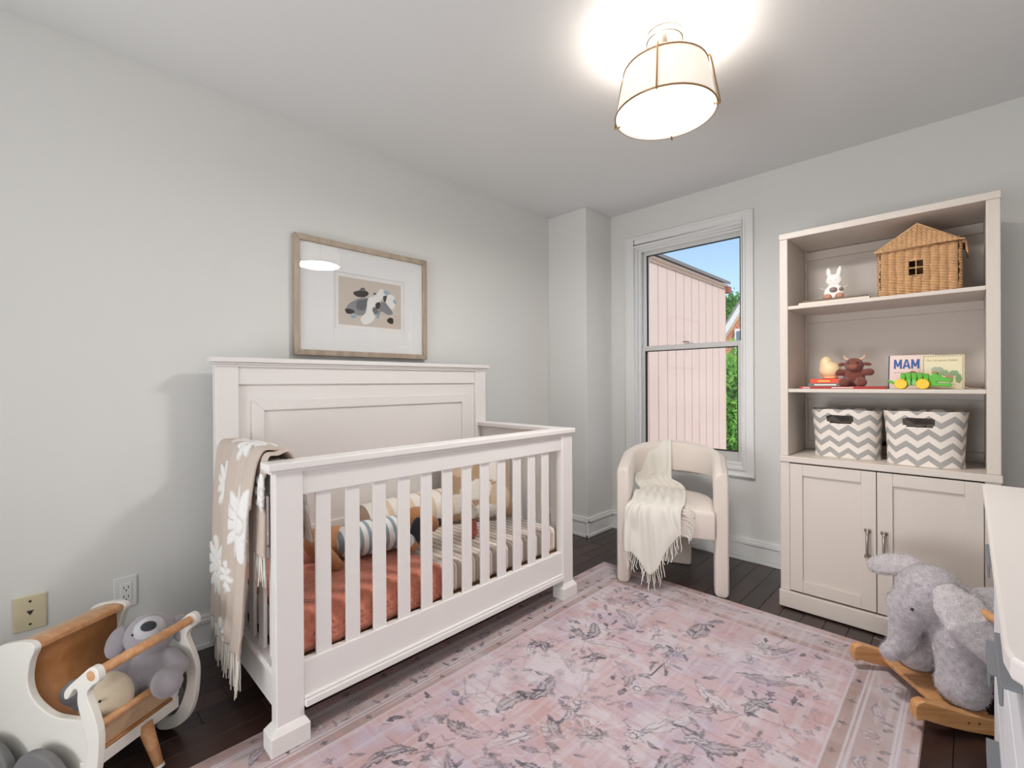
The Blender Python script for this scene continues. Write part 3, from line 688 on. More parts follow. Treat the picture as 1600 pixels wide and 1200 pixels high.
# direction along the crib: local x is +Y of the room
dog = thing('plush_dachshund', 'long tan plush dachshund in blue striped knit lying on the rust quilt', 'plush dog', (-1.85, 1.018, ZMt+0.012), pi/2)
mb = MB(); capsule(mb, (-0.20, 0.10, 0.075), (-0.05, 0.03, 0.07), 0.065, 0.062); blob('haunch', mb, M_tanfur, dog, fuzz=0.001, fscale=120)
mb = MB(); capsule(mb, (-0.095, 0.03, 0.075), (0.10, -0.005, 0.075), 0.073, 0.073, 24); blob('striped_body', mb, M_bluestr, dog, voxel=0.007)
mb = MB(); mb.ell((0.205, -0.01, 0.098), (0.07, 0.062, 0.07)); capsule(mb, (0.22, -0.01, 0.085), (0.285, -0.02, 0.072), 0.052, 0.038); blob('head', mb, M_brownw, dog, fuzz=0.001, fscale=120)
for s in (-1, 1):
    mb = MB(); mb.ell((0.165, -0.01+s*0.066, 0.075), (0.036, 0.014, 0.068), (0, 0.15, 0)); blob('ear', mb, M_char if s < 0 else M_tanfur, dog)
mb = MB(); mb.ell((0.325, -0.03, 0.075), (0.016, 0.020, 0.018)); blob('nose', mb, M_char, dog, voxel=0.003)
for (lx, ly, m, ex) in ((0.10, -0.10, M_tanfur, 0.13), (-0.22, -0.06, M_tanfur, -0.20), (0.12, 0.07, M_tanfur, 0.15)):
    mb = MB(); capsule(mb, (lx, ly+0.05, 0.06), (ex, ly, 0.026), 0.03, 0.025); blob('paw', mb, m, dog)
mb = MB(); capsule(mb, (0.075, -0.05, 0.075), (0.115, -0.085, 0.045), 0.036, 0.034); blob('sleeve', mb, M_bluestr, dog)

bol = thing('bolster_pillow', 'cream and tan striped bolster pillow behind the plush dachshund', 'pillow', (-2.035, 1.315, ZMt), pi/2)
mb = MB(); mb.lathe([(0.0, -0.262), (0.07, -0.262), (0.088, -0.252), (0.092, -0.2), (0.094, 0.0), (0.092, 0.2), (0.088, 0.252), (0.07, 0.262), (0.0, 0.262)], (0, 0, 0.094), 36, Matrix.Rotation(pi/2, 3, 'Y')); build('cushion', mb, M_bolst, bol, local=True, smooth=True)
for s in (-1, 1):
    mb = MB(); mb.tube([(s*0.255, 0.087*math.cos(t*2*pi/32), 0.094+0.087*math.sin(t*2*pi/32)) for t in range(33)], 0.004, 6); build('piping', mb, paint('cream_piping', (240, 236, 228), 0.9), bol, local=True, smooth=True)

# square pillow with tufted tan and cream shapes
def pillow_color(u, v):
    c = lin((186, 158, 128)); r = [((.25, .75), (.2, .14)), ((.7, .72), (.18, .2)), ((.45, .4), (.22, .15)), ((.8, .3), (.15, .18)), ((.2, .25), (.16, .14)), ((.55, .1), (.2, .09)), ((.5, .93), (.16, .07))]
    for k, ((a, b), (p, q_)) in enumerate(r):
        d = ((u-a)/p)**2+((v-b)/q_)**2+0.25*math.sin(9*u+5*v+k)
        if d < 1: c = lin((238, 232, 222)) if k % 3 else lin((214, 190, 164))
    return c
def pillow(name, label, Mx, w, h, t, mat, colfn, parent=None):
    n = 44; vs_ = []; cols = []; fs = []
    for s in (-1, 1):
        k0 = len(vs_)
        for j in range(n):
            for i in range(n):
                u, v = i/(n-1), j/(n-1); a = 2*u-1; b = 2*v-1
                puff = (max(0, 1-a**4)*max(0, 1-b**4))**0.5; pin = 1-0.06*(1-abs(a*b))*0
                x = a*w/2*(1-0.05*(1-b*b)*abs(a)); y = b*h/2*(1-0.05*(1-a*a)*abs(b)); z = s*t/2*puff
                c = colfn(u, v); z += s*(0.004 if sum(c[:3]) > 1.9 else 0)*puff
                vs_.append(Mx @ Vector((x, y, z))); cols.append(c)
        for j in range(n-1):
            for i in range(n-1):
                a0 = k0+j*n+i; q_ = (a0, a0+1, a0+n+1, a0+n); fs.append(q_ if s > 0 else q_[::-1])
    mb = MB(); mb.v = [tuple(v) for v in vs_]; mb.f = fs
    o = build(name, mb, mat, parent, smooth=True, color=np.array(cols), origin=tuple(Mx.translation)); return o
Mp = Matrix.Translation((-1.955, 1.70, 0.565)) @ Matrix.Rotation(math.radians(62), 4, 'Z') @ Matrix.Rotation(math.radians(76), 4, 'X')
o = pillow('tufted_pillow', '', Mp, 0.40, 0.40, 0.13, attr_mat('tufted_wool', 0.95, 0.1, 220, 0.8, 0.004, 0.2), pillow_color)
tag(o, 'tan pillow with cream tufted shapes leaning at the far crib corner', 'pillow')
# small doll
dl = thing('bunny_doll', 'tiny cream bunny doll in a rose dress sitting by the bolster', 'doll', (-1.735, 1.475, ZMt), math.radians(-30))
mb = MB(); mb.ell((0, 0, 0.055), (0.030, 0.026, 0.040)); mb.ell((0, 0, 0.028), (0.034, 0.030, 0.028)); blob('dress', mb, paint('rose_knit', (184, 98, 86), 0.95, 0.06, 60, 0.5, 300, sheen=0.2), dl, voxel=0.004)
mb = MB(); mb.ell((0, 0, 0.118), (0.028, 0.025, 0.028)); blob('head', mb, paint('cream_plush', (236, 226, 212), 0.95, 0.04, 60, 0.4, 300, sheen=0.2), dl, voxel=0.004)
for s in (-1, 1):
    mb = MB(); mb.ell((s*0.014, 0.012, 0.150), (0.008, 0.006, 0.026), (0.5, s*0.3, 0)); blob('ear', mb, bpy.data.materials['cream_plush'], dl, voxel=0.003)
    mb = MB(); mb.ell((s*0.018, -0.03, 0.014), (0.012, 0.018, 0.013)); blob('foot', mb, paint('dusty_pink', (206, 140, 124), 0.95), dl, voxel=0.003)
    mb = MB(); mb.ell((s*0.032, -0.006, 0.06), (0.010, 0.010, 0.024)); blob('arm', mb, bpy.data.materials['rose_knit'], dl, voxel=0.003)

# ------------------------------------------------------------------ knit throw with daisies over the near end
def throw():
    th = thing('daisy_throw', 'beige knit throw with white daisies hung over the crib end', 'blanket', (-1.8, 0.46, 0.1))
    C_b, C_w = np.array(lin((206, 190, 178))), np.array(lin((240, 238, 234)))
    mat = attr_mat('boucle_knit', 0.97, 0.10, 420, 0.7, 0.002, 0.15)
    def daisies(w, h, lst):
        def fn(x, y):
            for (a, b, R, np_, ph) in lst:
                dx, dy = x-a, y-b; r = math.hypot(dx, dy)
                if r < R*1.15:
                    t = math.atan2(dy, dx)+ph; pr = R*(.42+.66*abs(math.cos(t*np_/2))**.9)
                    if abs(r-R*.26) < R*.045: return 0.45
                    if r < pr: return 1.0
            return 0.0
        return fn
    def sheet(name, xa, xb, path, lst, nu, nv, taper=None, wob=0.012, solid=0.008):
        sp = spline(path, 8); P = np.array(sp); Ltot = np.sum(np.linalg.norm(np.diff(P, axis=0), axis=1)); dfn = daisies(1, 1, lst)
        vs_ = []; cols = []
        for j in range(nv):
            v = j/(nv-1); p = sample(sp, v)
            for i in range(nu):
                u = i/(nu-1); a, b = (xa, xb) if taper is None else taper(v)
                x = a+(b-a)*u; xx = xa+(xb-xa)*u; m = dfn(xx-xa, v*Ltot)
                fold = wob*math.sin(u*9+v*2.0)*min(1, max(0, (v-.15)*2.5))
                y = p[0]-abs(fold)-0.006*m*(1 if p[0] < 0.5 else -1); z = p[1]+(0.006*m if 0.47 < p[0] < 0.55 else 0)+0.002*mnoise.noise(Vector((x*20, v*20, 2)))
                vs_.append((x, y, z)); c = C_b*(1-m)+C_w*m; cols.append(c)
        mb = MB(); mb.v = vs_; mb.f = [(j*nu+i, j*nu+i+1, (j+1)*nu+i+1, (j+1)*nu+i) for j in range(nv-1) for i in range(nu-1)]
        o = build(name, mb, mat, th, smooth=True, color=np.array(cols), solid=solid)
        return vs_[-nu:]
    def fringe(row, step, ln, r=0.0022, name='fringe', lean=0.0):
        mb = MB(); rr = random.Random(len(row)+int(ln*1000))
        for i in range(0, len(row), step):
            x, y, z = row[i]
            for q_ in range(2):
                l = ln*(0.75+rr.random()*.5); dx = rr.uniform(-.012, .012)+lean; dy = rr.uniform(-.010, .006)
                mb.tube([(x+q_*.004, y, z+.004), (x+dx*.4+q_*.003, y+dy*.3, z-l*.5), (x+dx, y+dy, z-l)], [r, r*1.2, r*.8], 5)
        o = build(name, mb, M_fringe, th, smooth=True); o['kind'] = 'stuff'
    # outer left panel (further from the camera, longest), outer right fold, short under layer
    top = 0.895
    pathL = [(0.60, 0.70), (0.575, 0.82), (0.558, 0.893), (0.52, top+0.010), (0.488, top+0.000), (0.474, 0.80), (0.468, 0.55), (0.464, 0.35), (0.460, 0.245)]
    row = sheet('left_panel', -2.06, -1.80, pathL, [(.17, .42, .085, 11, 0), (.08, .72, .10, 12, .4), (.13, .20, .06, 9, 0), (.02, 1.02, .05, 9, 0)], 70, 210, wob=0.010)
    fringe(row, 3, 0.085)
    pathR = [(0.60, 0.62), (0.575, 0.80), (0.560, 0.893), (0.52, top+0.020), (0.480, top+0.008), (0.458, 0.80), (0.450, 0.55), (0.445, 0.35), (0.440, 0.30), (0.440, 0.262)]
    row = sheet('right_panel', -1.80, -1.585, pathR, [(.10, .34, .06, 7, 0), (.16, .60, .115, 12, .2), (.05, .80, .05, 9, 0), (.02, 1.0, .045, 9, .5), (.20, .12, .08, 10, 0)], 60, 210, taper=lambda v: (-1.815-0.02*v, -1.570-0.05*max(0, v-.45)/.55), wob=0.014)
    fringe(row, 3, 0.10)
    mb = MB(); mb.tube(spline([(-1.67, .436, .26), (-1.665, .43, .20), (-1.655, .425, .15), (-1.67, .427, .115)], 6), 0.002, 5); mb.tube(spline([(-1.665, .436, .26), (-1.655, .43, .20), (-1.64, .425, .17)], 6), 0.002, 5); build('loose_thread', mb, M_fringe, th, smooth=True)
    pathU = [(0.625, 0.60), (0.602, 0.72), (0.566, 0.895), (0.52, top+0.006), (0.490, top-0.004), (0.484, 0.80), (0.483, 0.66), (0.482, 0.585)]
    row = sheet('under_layer', -1.63, -1.540, pathU, [(.08, .50, .055, 8, 0), (.06, .80, .06, 8, 0), (.05, .15, .06, 8, 0)], 30, 150, wob=0.006)
    fringe(row, 4, 0.075)
M_fringe = paint('cream_cotton_fringe', (232, 226, 216), 0.95, 0.04, 60)
throw()
# ------------------------------------------------------------------ framed print
PXW = XL
pf = thing('framed_print', 'framed abstract print in a champagne frame hung above the crib', 'picture', (XL, 1.235, 1.26))
PY0, PY1, PZ0, PZ1, PT = 0.853, 1.617, 1.262, 1.850, 0.032
fw = 0.028
mb = MB()
for poly in ([(PY0, PZ1), (PY1, PZ1), (PY1-fw, PZ1-fw), (PY0+fw, PZ1-fw)], [(PY0, PZ0), (PY1, PZ0), (PY1-fw, PZ0+fw), (PY0+fw, PZ0+fw)],
             [(PY0, PZ0), (PY0, PZ1), (PY0+fw, PZ1-fw), (PY0+fw, PZ0+fw)], [(PY1, PZ0), (PY1, PZ1), (PY1-fw, PZ1-fw), (PY1-fw, PZ0+fw)]):
    build('frame_side', MB().prism(poly, lambda a, b, s: (XL+(0.004, PT)[s], a, b)), M_frame, pf, bevel=0.003)
M_mat = paint('mat_board_white', (240, 240, 240), 0.9, 0.005)
AY0, AY1, AZ0, AZ1 = 1.055, 1.470, 1.410, 1.700     # opening of the mat
mb = MB(); 
def ringx(mb, y0, y1, z0, z1, iy0, iy1, iz0, iz1, x0, x1):
    mb.box(x0, x1, y0, iy0, z0, z1); mb.box(x0, x1, iy1, y1, z0, z1); mb.box(x0, x1, iy0, iy1, z0, iz0); mb.box(x0, x1, iy0, iy1, iz1, z1)
ringx(mb, PY0+fw-.004, PY1-fw+.004, PZ0+fw-.004, PZ1-fw+.004, AY0, AY1, AZ0, AZ1, XL+0.008, XL+0.016); build('mat_board', mb, M_mat, pf, bevel=0.001)
def art():
    nx, ny = 240, 170; u, v = np.meshgrid(np.linspace(0, 1, nx), np.linspace(0, 1, ny))
    col = np.empty((ny, nx, 4)); col[:] = lin((240, 238, 236)); 
    a0, a1, b0, b1 = .06, .95, .07, .93; inn = (u > a0) & (u < a1) & (v > b0) & (v < b1); col[inn] = lin((212, 201, 190))
    S = lambda p: [((a0+(a1-a0)*x), (b1-(b1-b0)*y)) for x, y in smoothpoly(p, 5)]
    shapes = [([(.30,.42),(.42,.38),(.47,.45),(.42,.62),(.40,.75),(.30,.78),(.20,.74),(.12,.66),(.16,.55)], (150,150,154)),
      ([(.28,.48),(.40,.42),(.46,.38),(.44,.55),(.38,.66),(.28,.64)], (112,114,118)),
      ([(.45,.40),(.55,.32),(.60,.24),(.66,.14),(.74,.20),(.72,.30),(.64,.42),(.60,.52),(.56,.60),(.54,.72),(.56,.80),(.48,.92),(.38,.96),(.33,.86),(.36,.78),(.42,.68)], (240,239,236)),
      ([(.22,.31),(.30,.25),(.42,.23),(.46,.29),(.40,.37),(.28,.38)], (66,64,62)), ([(.33,.20),(.38,.17),(.41,.20),(.38,.24),(.33,.24)], (120,116,114)),
      ([(.10,.67),(.18,.66),(.24,.70),(.20,.76),(.12,.76)], (60,58,57)), ([(.18,.80),(.26,.78),(.26,.83),(.20,.85)], (150,178,196)),
      ([(.66,.44),(.74,.44),(.82,.56),(.86,.66),(.78,.70),(.68,.64),(.62,.66)], (140,140,144)), ([(.58,.47),(.64,.44),(.65,.52),(.61,.60),(.57,.56)], (58,56,55)),
      ([(.54,.56),(.60,.60),(.62,.68),(.56,.72),(.52,.64)], (118,120,124)), ([(.62,.66),(.65,.68),(.62,.78),(.60,.82),(.59,.74)], (130,160,184)),
      ([(.74,.32),(.80,.24),(.88,.26),(.90,.38),(.89,.52),(.84,.56),(.76,.46)], (240,239,236)), ([(.71,.17),(.80,.18),(.81,.23),(.72,.24)], (160,186,202)),
      ([(.88,.33),(.92,.38),(.92,.43),(.87,.40)], (150,176,196)), ([(.76,.84),(.80,.76),(.86,.77),(.87,.86),(.83,.90)], (60,58,57)), ([(.53,.28),(.56,.24),(.59,.28)], (96,88,84)), ([(.70,.30),(.76,.28),(.74,.40),(.71,.42)], (70,68,66))]
    for p, c in shapes: col[in_poly(u, v, S(p))] = lin(c)
    mb = MB(); mb.v = [(XL+0.010, AY0+(AY1-AY0)*a, AZ0+(AZ1-AZ0)*b) for b in np.linspace(0, 1, ny) for a in np.linspace(0, 1, nx)]
    mb.f = [(j*nx+i, j*nx+i+1, (j+1)*nx+i+1, (j+1)*nx+i) for j in range(ny-1) for i in range(nx-1)]
    build('print', mb, attr_mat('art_paper', 0.9, 0.03, 300, 0.1), pf, color=col.reshape(-1, 4))
art()
B('backing', [(XL+0.001, XL+0.008, PY0+0.01, PY1-0.01, PZ0+0.01, PZ1-0.01)], M_mat, pf, 0)
B('glazing', [(XL+0.018, XL+0.020, PY0+fw-.004, PY1-fw+.004, PZ0+fw-.004, PZ1-fw+.004)], M_glass, pf, 0)

# ------------------------------------------------------------------ wall plates
M_ivory = paint('ivory_plastic', (216, 205, 172), 0.4, 0.01); M_slot = paint('slot_dark', (60, 56, 52), 0.7)
jk = thing('phone_jack_plate', 'ivory phone jack plate on the wall left of the toy pram', 'wall plate', (XL, -0.03, 0.335))
B('plate', [(XL, XL+0.006, -0.072, 0.010, 0.272, 0.392)], M_ivory, jk, 0.003)
build('jack', MB().prism([(-0.040, 0.340), (-0.022, 0.340), (-0.026, 0.332), (-0.029, 0.326), (-0.033, 0.326), (-0.036, 0.332)], lambda a, b, s: (XL+(0.004, 0.0068)[s], a, b)), M_slot, jk)
for z in (0.372, 0.293): build('screw', MB().tube([(XL+0.005, -0.031, z), (XL+0.0072, -0.031, z)], 0.004, 10), M_slot, jk)
ou = thing('wall_outlet', 'white duplex outlet on the wall above the toy pram', 'outlet', (XL, 0.222, 0.32))
B('plate', [(XL, XL+0.006, 0.190, 0.260, 0.262, 0.380)], M_trim, ou, 0.003)
oc = B('receptacle', [(XL+0.004, XL+0.0085, 0.209, 0.243, 0.286, 0.355)], M_trim, ou, 0.001)
for z in (0.338, 0.303):
    for dy in (-0.007, 0.007): B('slot', [(XL+0.008, XL+0.0088, 0.226+dy-0.0012, 0.226+dy+0.0012, z-0.004, z+0.006)], M_slot, oc, 0)
    build('ground_hole', MB().tube([(XL+0.008, 0.226, z-0.010), (XL+0.0088, 0.226, z-0.010)], 0.0028, 8), M_slot, oc)

# ------------------------------------------------------------------ barrel chair
def linen(name, rgb):
    t = NT(name); v = t.coord(); n1 = t.noise(t.scale(v, (1, 1, 6)), 160, 2); n2 = t.noise(t.scale(v, (6, 6, 1)), 160, 2); h = t.math('ADD', n1, n2)
    c = lin(rgb); col = t.mix(t.math('MULTIPLY', h, 0.5), tuple(x*.86 for x in c[:3])+(1,), tuple(min(1, x*1.12) for x in c[:3])+(1,))
    t.pbsdf(col, 0.95, 0, t.bump(h, 0.4, 0.0015), sheen=0.25, spec=0.2); return t.m
M_uph = linen('oatmeal_linen', (226, 214, 204))
ch = thing('barrel_chair', 'oatmeal linen barrel armchair with curved open back by the window', 'chair', (-1.135, 2.345, 0), math.radians(23))
RA, CYc = 0.252, 0.275
def upath(u):       # u 0..1 round the U, returns centre line point and outward normal
    Ls = CYc-0.035; La = pi*RA; tot = 2*Ls+La; s = u*tot
    if s < Ls: return (-RA, 0.035+s), (-1, 0)
    if s > Ls+La: return (RA, 0.035+(tot-s)), (1, 0)
    a = pi-(s-Ls)/RA; return (RA*math.cos(a), CYc+RA*math.sin(a)), (math.cos(a), math.sin(a))
def ztop(u): k = math.sin(pi*u); return 0.640+0.108*(1-abs(2*u-1)**1.5)**0.9
def zbot(u):
    d = min(u, 1-u); a, b = 0.085, 0.20
    if d < a: return 0.0075 if u < .5 else 0.0
    t = min(1, (d-a)/(b-a)); arch = 0.30+0.26*math.sin(t*pi/2)**0.8
    return arch if d > a else 0.0
us_ = [0, .004, .010, .02, .04, .06, .075, .0835, .0849, .0851, .0865, .09, .096, .105, .115, .13, .15, .17, .19, .21]; us_ = us_+list(np.linspace(.23, .77, 28))+[1-x for x in us_[::-1]]
def section(u):
    (px, py), (nx, ny) = upath(u); zt, zb = ztop(u), zbot(u); hw = 0.036
    end = min(u, 1-u); sq = 1.0 if end > 0.012 else 0.72+0.28*math.sqrt(max(0, end/0.012)); pts = []
    rT, rB = 0.030, 0.016
    loop = [(-hw+rB, zb), (hw-rB, zb), (hw-rB*.3, zb+rB*.3), (hw, zb+rB), (hw, (zb+zt)/2), (hw, zt-rT), (hw-rT*.3, zt-rT*.35), (hw-rT, zt), (0, zt+.004), (-hw+rT, zt), (-hw+rT*.3, zt-rT*.35), (-hw, zt-rT), (-hw, (zb+zt)/2), (-hw, zb+rB), (-hw+rB*.3, zb+rB*.3)]
    for (o_, z) in loop: pts.append((px+nx*o_*sq, py+ny*o_*sq, z if z < zt-.05 else zt-(zt-z)-(1-sq)*0.03))
    return pts
vs_ = []; fs = []; m = 15
for u in us_: vs_ += section(u)
for i in range(len(us_)-1):
    for k in range(m): fs.append((i*m+k, i*m+(k+1) % m, (i+1)*m+(k+1) % m, (i+1)*m+k))
fs += [tuple(range(m-1, -1, -1)), tuple(range((len(us_)-1)*m, len(us_)*m))]
mb = MB(); mb.add(vs_, fs); o = build('back_and_arms', mb, M_uph, ch, local=True, smooth=True, bevel=0.006, seg=3)
def dshape(r, f, n=24): return [(-r, f), (r, f)]+[(r*math.cos(a), CYc+r*math.sin(a)) for a in np.linspace(0, pi, n)]
rs = RA-0.032
prof = dshape(rs, 0.004); mb = MB(); rings = [(1.0, 0.300), (1.0, 0.425), (0.985, 0.440), (0.93, 0.450), (0.6, 0.456), (0.2, 0.458)]
cx_, cy_ = 0, 0.25; k0 = len(prof); vs_ = []; fs = []
for (s, z) in rings: vs_ += [(cx_+(a-cx_)*s, cy_+(b-cy_)*s, z) for a, b in prof]
for i in range(len(rings)-1):
    for k in range(k0): fs.append((i*k0+k, i*k0+(k+1) % k0, (i+1)*k0+(k+1) % k0, (i+1)*k0+k))
fs += [tuple(range(k0-1, -1, -1)), tuple(range((len(rings)-1)*k0, len(rings)*k0))]
mb.add(vs_, fs); build('seat', mb, M_uph, ch, local=True, bevel=0.006, seg=2, smooth=True)
B2 = MB(); B2.box(-0.10, 0.10, CYc+RA-0.10, CYc+RA-0.03, 0.0, 0.32); build('rear_leg', B2, M_uph, ch, local=True, bevel=0.015, seg=3)
for s in (1,): build('glide', MB().box(s*RA-0.02, s*RA+0.02, 0.05, 0.08, 0.0, 0.004), M_black, ch, local=True)

# cream throw over the chair
def chair_throw():
    t = thing('cream_throw', 'cream fringed linen throw draped across the armchair', 'blanket', (-1.135, 2.345, 0.1), math.radians(23))
    tt = 0.008
    def yb(x): return CYc+math.sqrt(max(0.004, RA*RA-x*x))
    def hem(x): return 0.205-0.11*math.exp(-((x+0.10)/0.06)**2)+max(0, (x+0.06))*1.05
    def fn(u, v):
        # lateral fan: narrow over the back, wider on seat
        xb0, xb1 = -0.225, -0.015; xs0, xs1 = -0.205, 0.075; xh0, xh1 = -0.235, 0.055
        x_b = xb0+(xb1-xb0)*u; x_s = xs0+(xs1-xs0)*u; x_h = xh0+(xh1-xh0)*u; y0 = yb(x_b)
        zt = 0.750-0.13*(x_b/RA)**2*0.9
        path = [(x_b, y0+0.050, zt-0.16), (x_b, y0+0.048, zt-0.03), (x_b, y0, zt+0.016), (x_b, y0-0.046, zt-0.03), (x_b*.98, y0-0.052, zt-0.15), (x_b*.95, y0-0.06, 0.50), (x_s*.9, min(0.40, y0-0.10), 0.472), (x_s, 0.20, 0.470), (x_s, 0.03, 0.466), (x_h*.98, -0.012, 0.452), (x_h, -0.026, 0.40), (x_h, -0.028, hem(x_h))]
        p = sample(path, v) if False else None
        P = np.array(path); d = np.r_[0, np.cumsum([.13, .06, .06, .12, .19, .12, .2, .17, .05, .06, .22])]; d = d/d[-1]
        q = np.array([np.interp(v, d, P[:, k]) for k in range(3)])
        wr = 0.014*math.sin(u*13+v*9+1.8*math.sin(v*8+u*3))+0.008*math.sin(u*22-v*13+2*math.sin(v*5))+0.006*mnoise.noise(Vector((u*5, v*9, 4)))
        amp = 0.35+0.65*min(1, abs(v-.18)*3); wr = abs(wr)*amp
        if v < .33: 
            nrm = np.array([0, 1 if v < .12 else -1, .3]) if not .12 < v < .2 else np.array([0, 0, 1.0])
        elif v < .74: nrm = np.array([0, -.2, 1.0])
        else: nrm = np.array([0, -1.0, .1])
        return tuple(q+nrm*wr)
    def smoothed():
        nu, nv = 60, 150; g = np.array([[fn(i/(nu-1), j/(nv-1)) for i in range(nu)] for j in range(nv)])
        for _ in range(10):
            h = g.copy(); h[1:-1] = (g[:-2]+2*g[1:-1]+g[2:])/4; g = h
        mb = MB(); mb.v = [tuple(p) for p in g.reshape(-1, 3)]; mb.f = [(j*nu+i, j*nu+i+1, (j+1)*nu+i+1, (j+1)*nu+i) for j in range(nv-1) for i in range(nu-1)]
        return mb, g
    mb, g = smoothed()
    M_cream = linen('cream_gauze', (228, 222, 212))
    build('cloth', mb, M_cream, t, local=True, smooth=True, solid=0.004); 
    t.location = (-1.135, 2.345, 0)
    rr = random.Random(5); mb = MB()
    for i in range(0, 60, 2):
        x, y, z = g[-1, i]
        l = rr.uniform(.05, .10); dx = rr.uniform(-.014, .014); dy = rr.uniform(-.016, .004)
        mb.tube(spline([(x, y, z+.003), (x+dx*.3, y+dy*.5, z-l*.35), (x+dx, y+dy, z-l*.7), (x+dx*.7+rr.uniform(-.008, .008), y+dy, z-l)], 3), [.0022]*10, 5)
    for j in range(112, 150, 3):
        x, y, z = g[j, -1]; l = rr.uniform(.03, .06)
        mb.tube(spline([(x, y, z), (x+l*.6, y-.008, z-l*.1), (x+l, y-.012, z-l*.5), (x+l*.9, y-.012, z-l)], 3), [.002]*10, 5)
    f = build('fringe', mb, M_fringe, t, local=True, smooth=True); f['kind'] = 'stuff'
chair_throw()

# ------------------------------------------------------------------ bookcase cabinet
cb = thing('bookcase_cabinet', 'tall warm white bookcase with three open shelves over two cupboard doors', 'bookcase', (-0.293, 2.83, 0))
KX0, KX1, KY0, KY1 = -0.674, 0.088, 2.590, 3.060
B('plinth', [(KX0-0.004, KX1+0.004, KY0-0.012, KY1, 0.006, 0.086)], M_cab, cb, 0.004)
B('lower_left_side', [(KX0, KX0+0.042, KY0, KY1, 0.086, 0.722)], M_cab, cb)
B('lower_right_side', [(KX1-0.046, KX1, KY0, KY1, 0.086, 0.722)], M_cab, cb)
B('lower_back', [(KX0+0.042, KX1-0.046, KY1-0.012, KY1, 0.086, 0.722)], M_cab, cb)
B('ledge', [(KX0-0.003, KX1+0.004, KY0-0.006, KY1, 0.722, 0.752)], M_cab, cb, 0.003)
B('left_side', [(KX0, KX0+0.036, KY0, KY1, 0.752, 1.822)], M_cab, cb)
B('right_side', [(KX1-0.040, KX1, KY0, KY1, 0.752, 1.822)], M_cab, cb)
B('top_panel', [(KX0-0.002, KX1+0.002, KY0-0.002, KY1, 1.822, 1.852)], M_cab, cb)
B('back_panel', [(KX0+0.036, KX1-0.040, KY1-0.11, KY1-0.10, 0.752, 1.822)], M_cab, cb, 0)
for z in (1.775, 1.435, 1.03, 0.752): B('back_rail', [(KX0+0.036, KX1-0.040, KY1-0.125, KY1-0.11, z, z+0.045)], M_cab, cb, 0.002)
B('back_stile', [(KX0+0.036, KX0+0.046, KY1-0.13, KY1-0.11, 0.752, 1.822)], M_cab, cb, 0.002)
for z in (1.474, 1.066): B('shelf', [(KX0+0.036, KX1-0.040, KY0+0.004, KY1-0.11, z, z+0.017)], M_cab, cb, 0.002)
def door(x0, x1, hx):
    z0, z1 = 0.094, 0.716; s = 0.054; y0, y1 = KY0-0.002, KY0+0.018
    d = B('door', [(x0, x1, y0+0.009, y1, z0, z1)], M_cab, cb, 0.001)
    for bx in ((x0, x0+s, y0, y0+0.01, z0, z1), (x1-s, x1, y0, y0+0.01, z0, z1)): B('stile', [bx], M_cab, d, 0.0015)
    for bx in ((x0+s, x1-s, y0, y0+0.01, z0, z0+s+0.002), (x0+s, x1-s, y0, y0+0.01, z1-s, z1)): B('rail', [bx], M_cab, d, 0.0015)
    mb = MB(); mb.tube(spline([(hx, y0-0.002, 0.450), (hx, y0-0.020, 0.444), (hx, y0-0.026, 0.39), (hx, y0-0.020, 0.346), (hx, y0-0.002, 0.340)], 6), 0.0055, 10)
    for z in (0.450, 0.340): mb.ell((hx, y0-0.004, z), (0.013, 0.007, 0.010)); mb.tube([(hx-0.012, y0-0.008, z+0.006*(1 if z > .4 else -1)), (hx+0.012, y0-0.008, z+0.006*(1 if z > .4 else -1))], 0.004, 8)
    build('handle', mb, M_nickel, d, smooth=True)
door(KX0+0.043, -0.2945, -0.324); door(-0.2915, KX1-0.048, -0.266)

# ---- things on the shelves
Z1, Z2, Z3 = 1.491, 1.083, 0.752
def book(name, label, x0, x1, y0, y1, z0, z1, cover, group='books on the shelves', rz=0.0, spine='front'):
    t = thing(name, label, 'book', ((x0+x1)/2, (y0+y1)/2, z0), rz, group)
    hx, hy, h = (x1-x0)/2, (y1-y0)/2, z1-z0; c = 0.0022 if h > .008 else 0.0012
    B('cover', [(-hx, hx, -hy, hy, 0, c), (-hx, hx, -hy, hy, h-c, h), (-hx, hx, -hy, -hy+c, c, h-c)], cover, t, 0.0006, local=True)
    B('pages', [(-hx+.002, hx-.002, -hy+c, hy-.003, c, h-c)], M_page, t, 0, local=True)
    return t
M_page = paint('book_pages', (236, 228, 212), 0.9, 0.04, 300)
M_bookA = paint('pale_cover', (226, 214, 200), 0.5); M_bookB = paint('umber_cover', (110, 92, 82), 0.6); M_bookR = paint('red_cover', (184, 56, 50), 0.5); M_bookG = paint('grey_cover', (108, 116, 116), 0.5); M_bookO = paint('orange_red_cover', (226, 78, 50), 0.5)
book('picture_book', 'pale book lowest under the white bunny ornament', -0.600, -0.320, 2.63, 2.83, Z1, Z1+0.014, M_bookA)
book('picture_book', 'thin dark-topped book directly under the white bunny ornament', -0.585, -0.330, 2.64, 2.82, Z1+0.014, Z1+0.024, M_bookB)
b1 = book('picture_book', 'wide red book lowest in the middle shelf stack', -0.604, -0.268, 2.66, 2.86, Z2, Z2+0.011, M_bookR)
b2 = book('picture_book', 'grey book in the middle of the left shelf stack', -0.572, -0.436, 2.68, 2.84, Z2+0.011, Z2+0.027, M_bookG)
b3 = book('picture_book', 'small orange-red book topmost in the left shelf stack', -0.563, -0.440, 2.68, 2.83, Z2+0.027, Z2+0.048, M_bookO)
M_ink = paint('white_ink', (244, 240, 232), 0.6); M_inky = paint('yellow_ink', (246, 190, 90), 0.6)
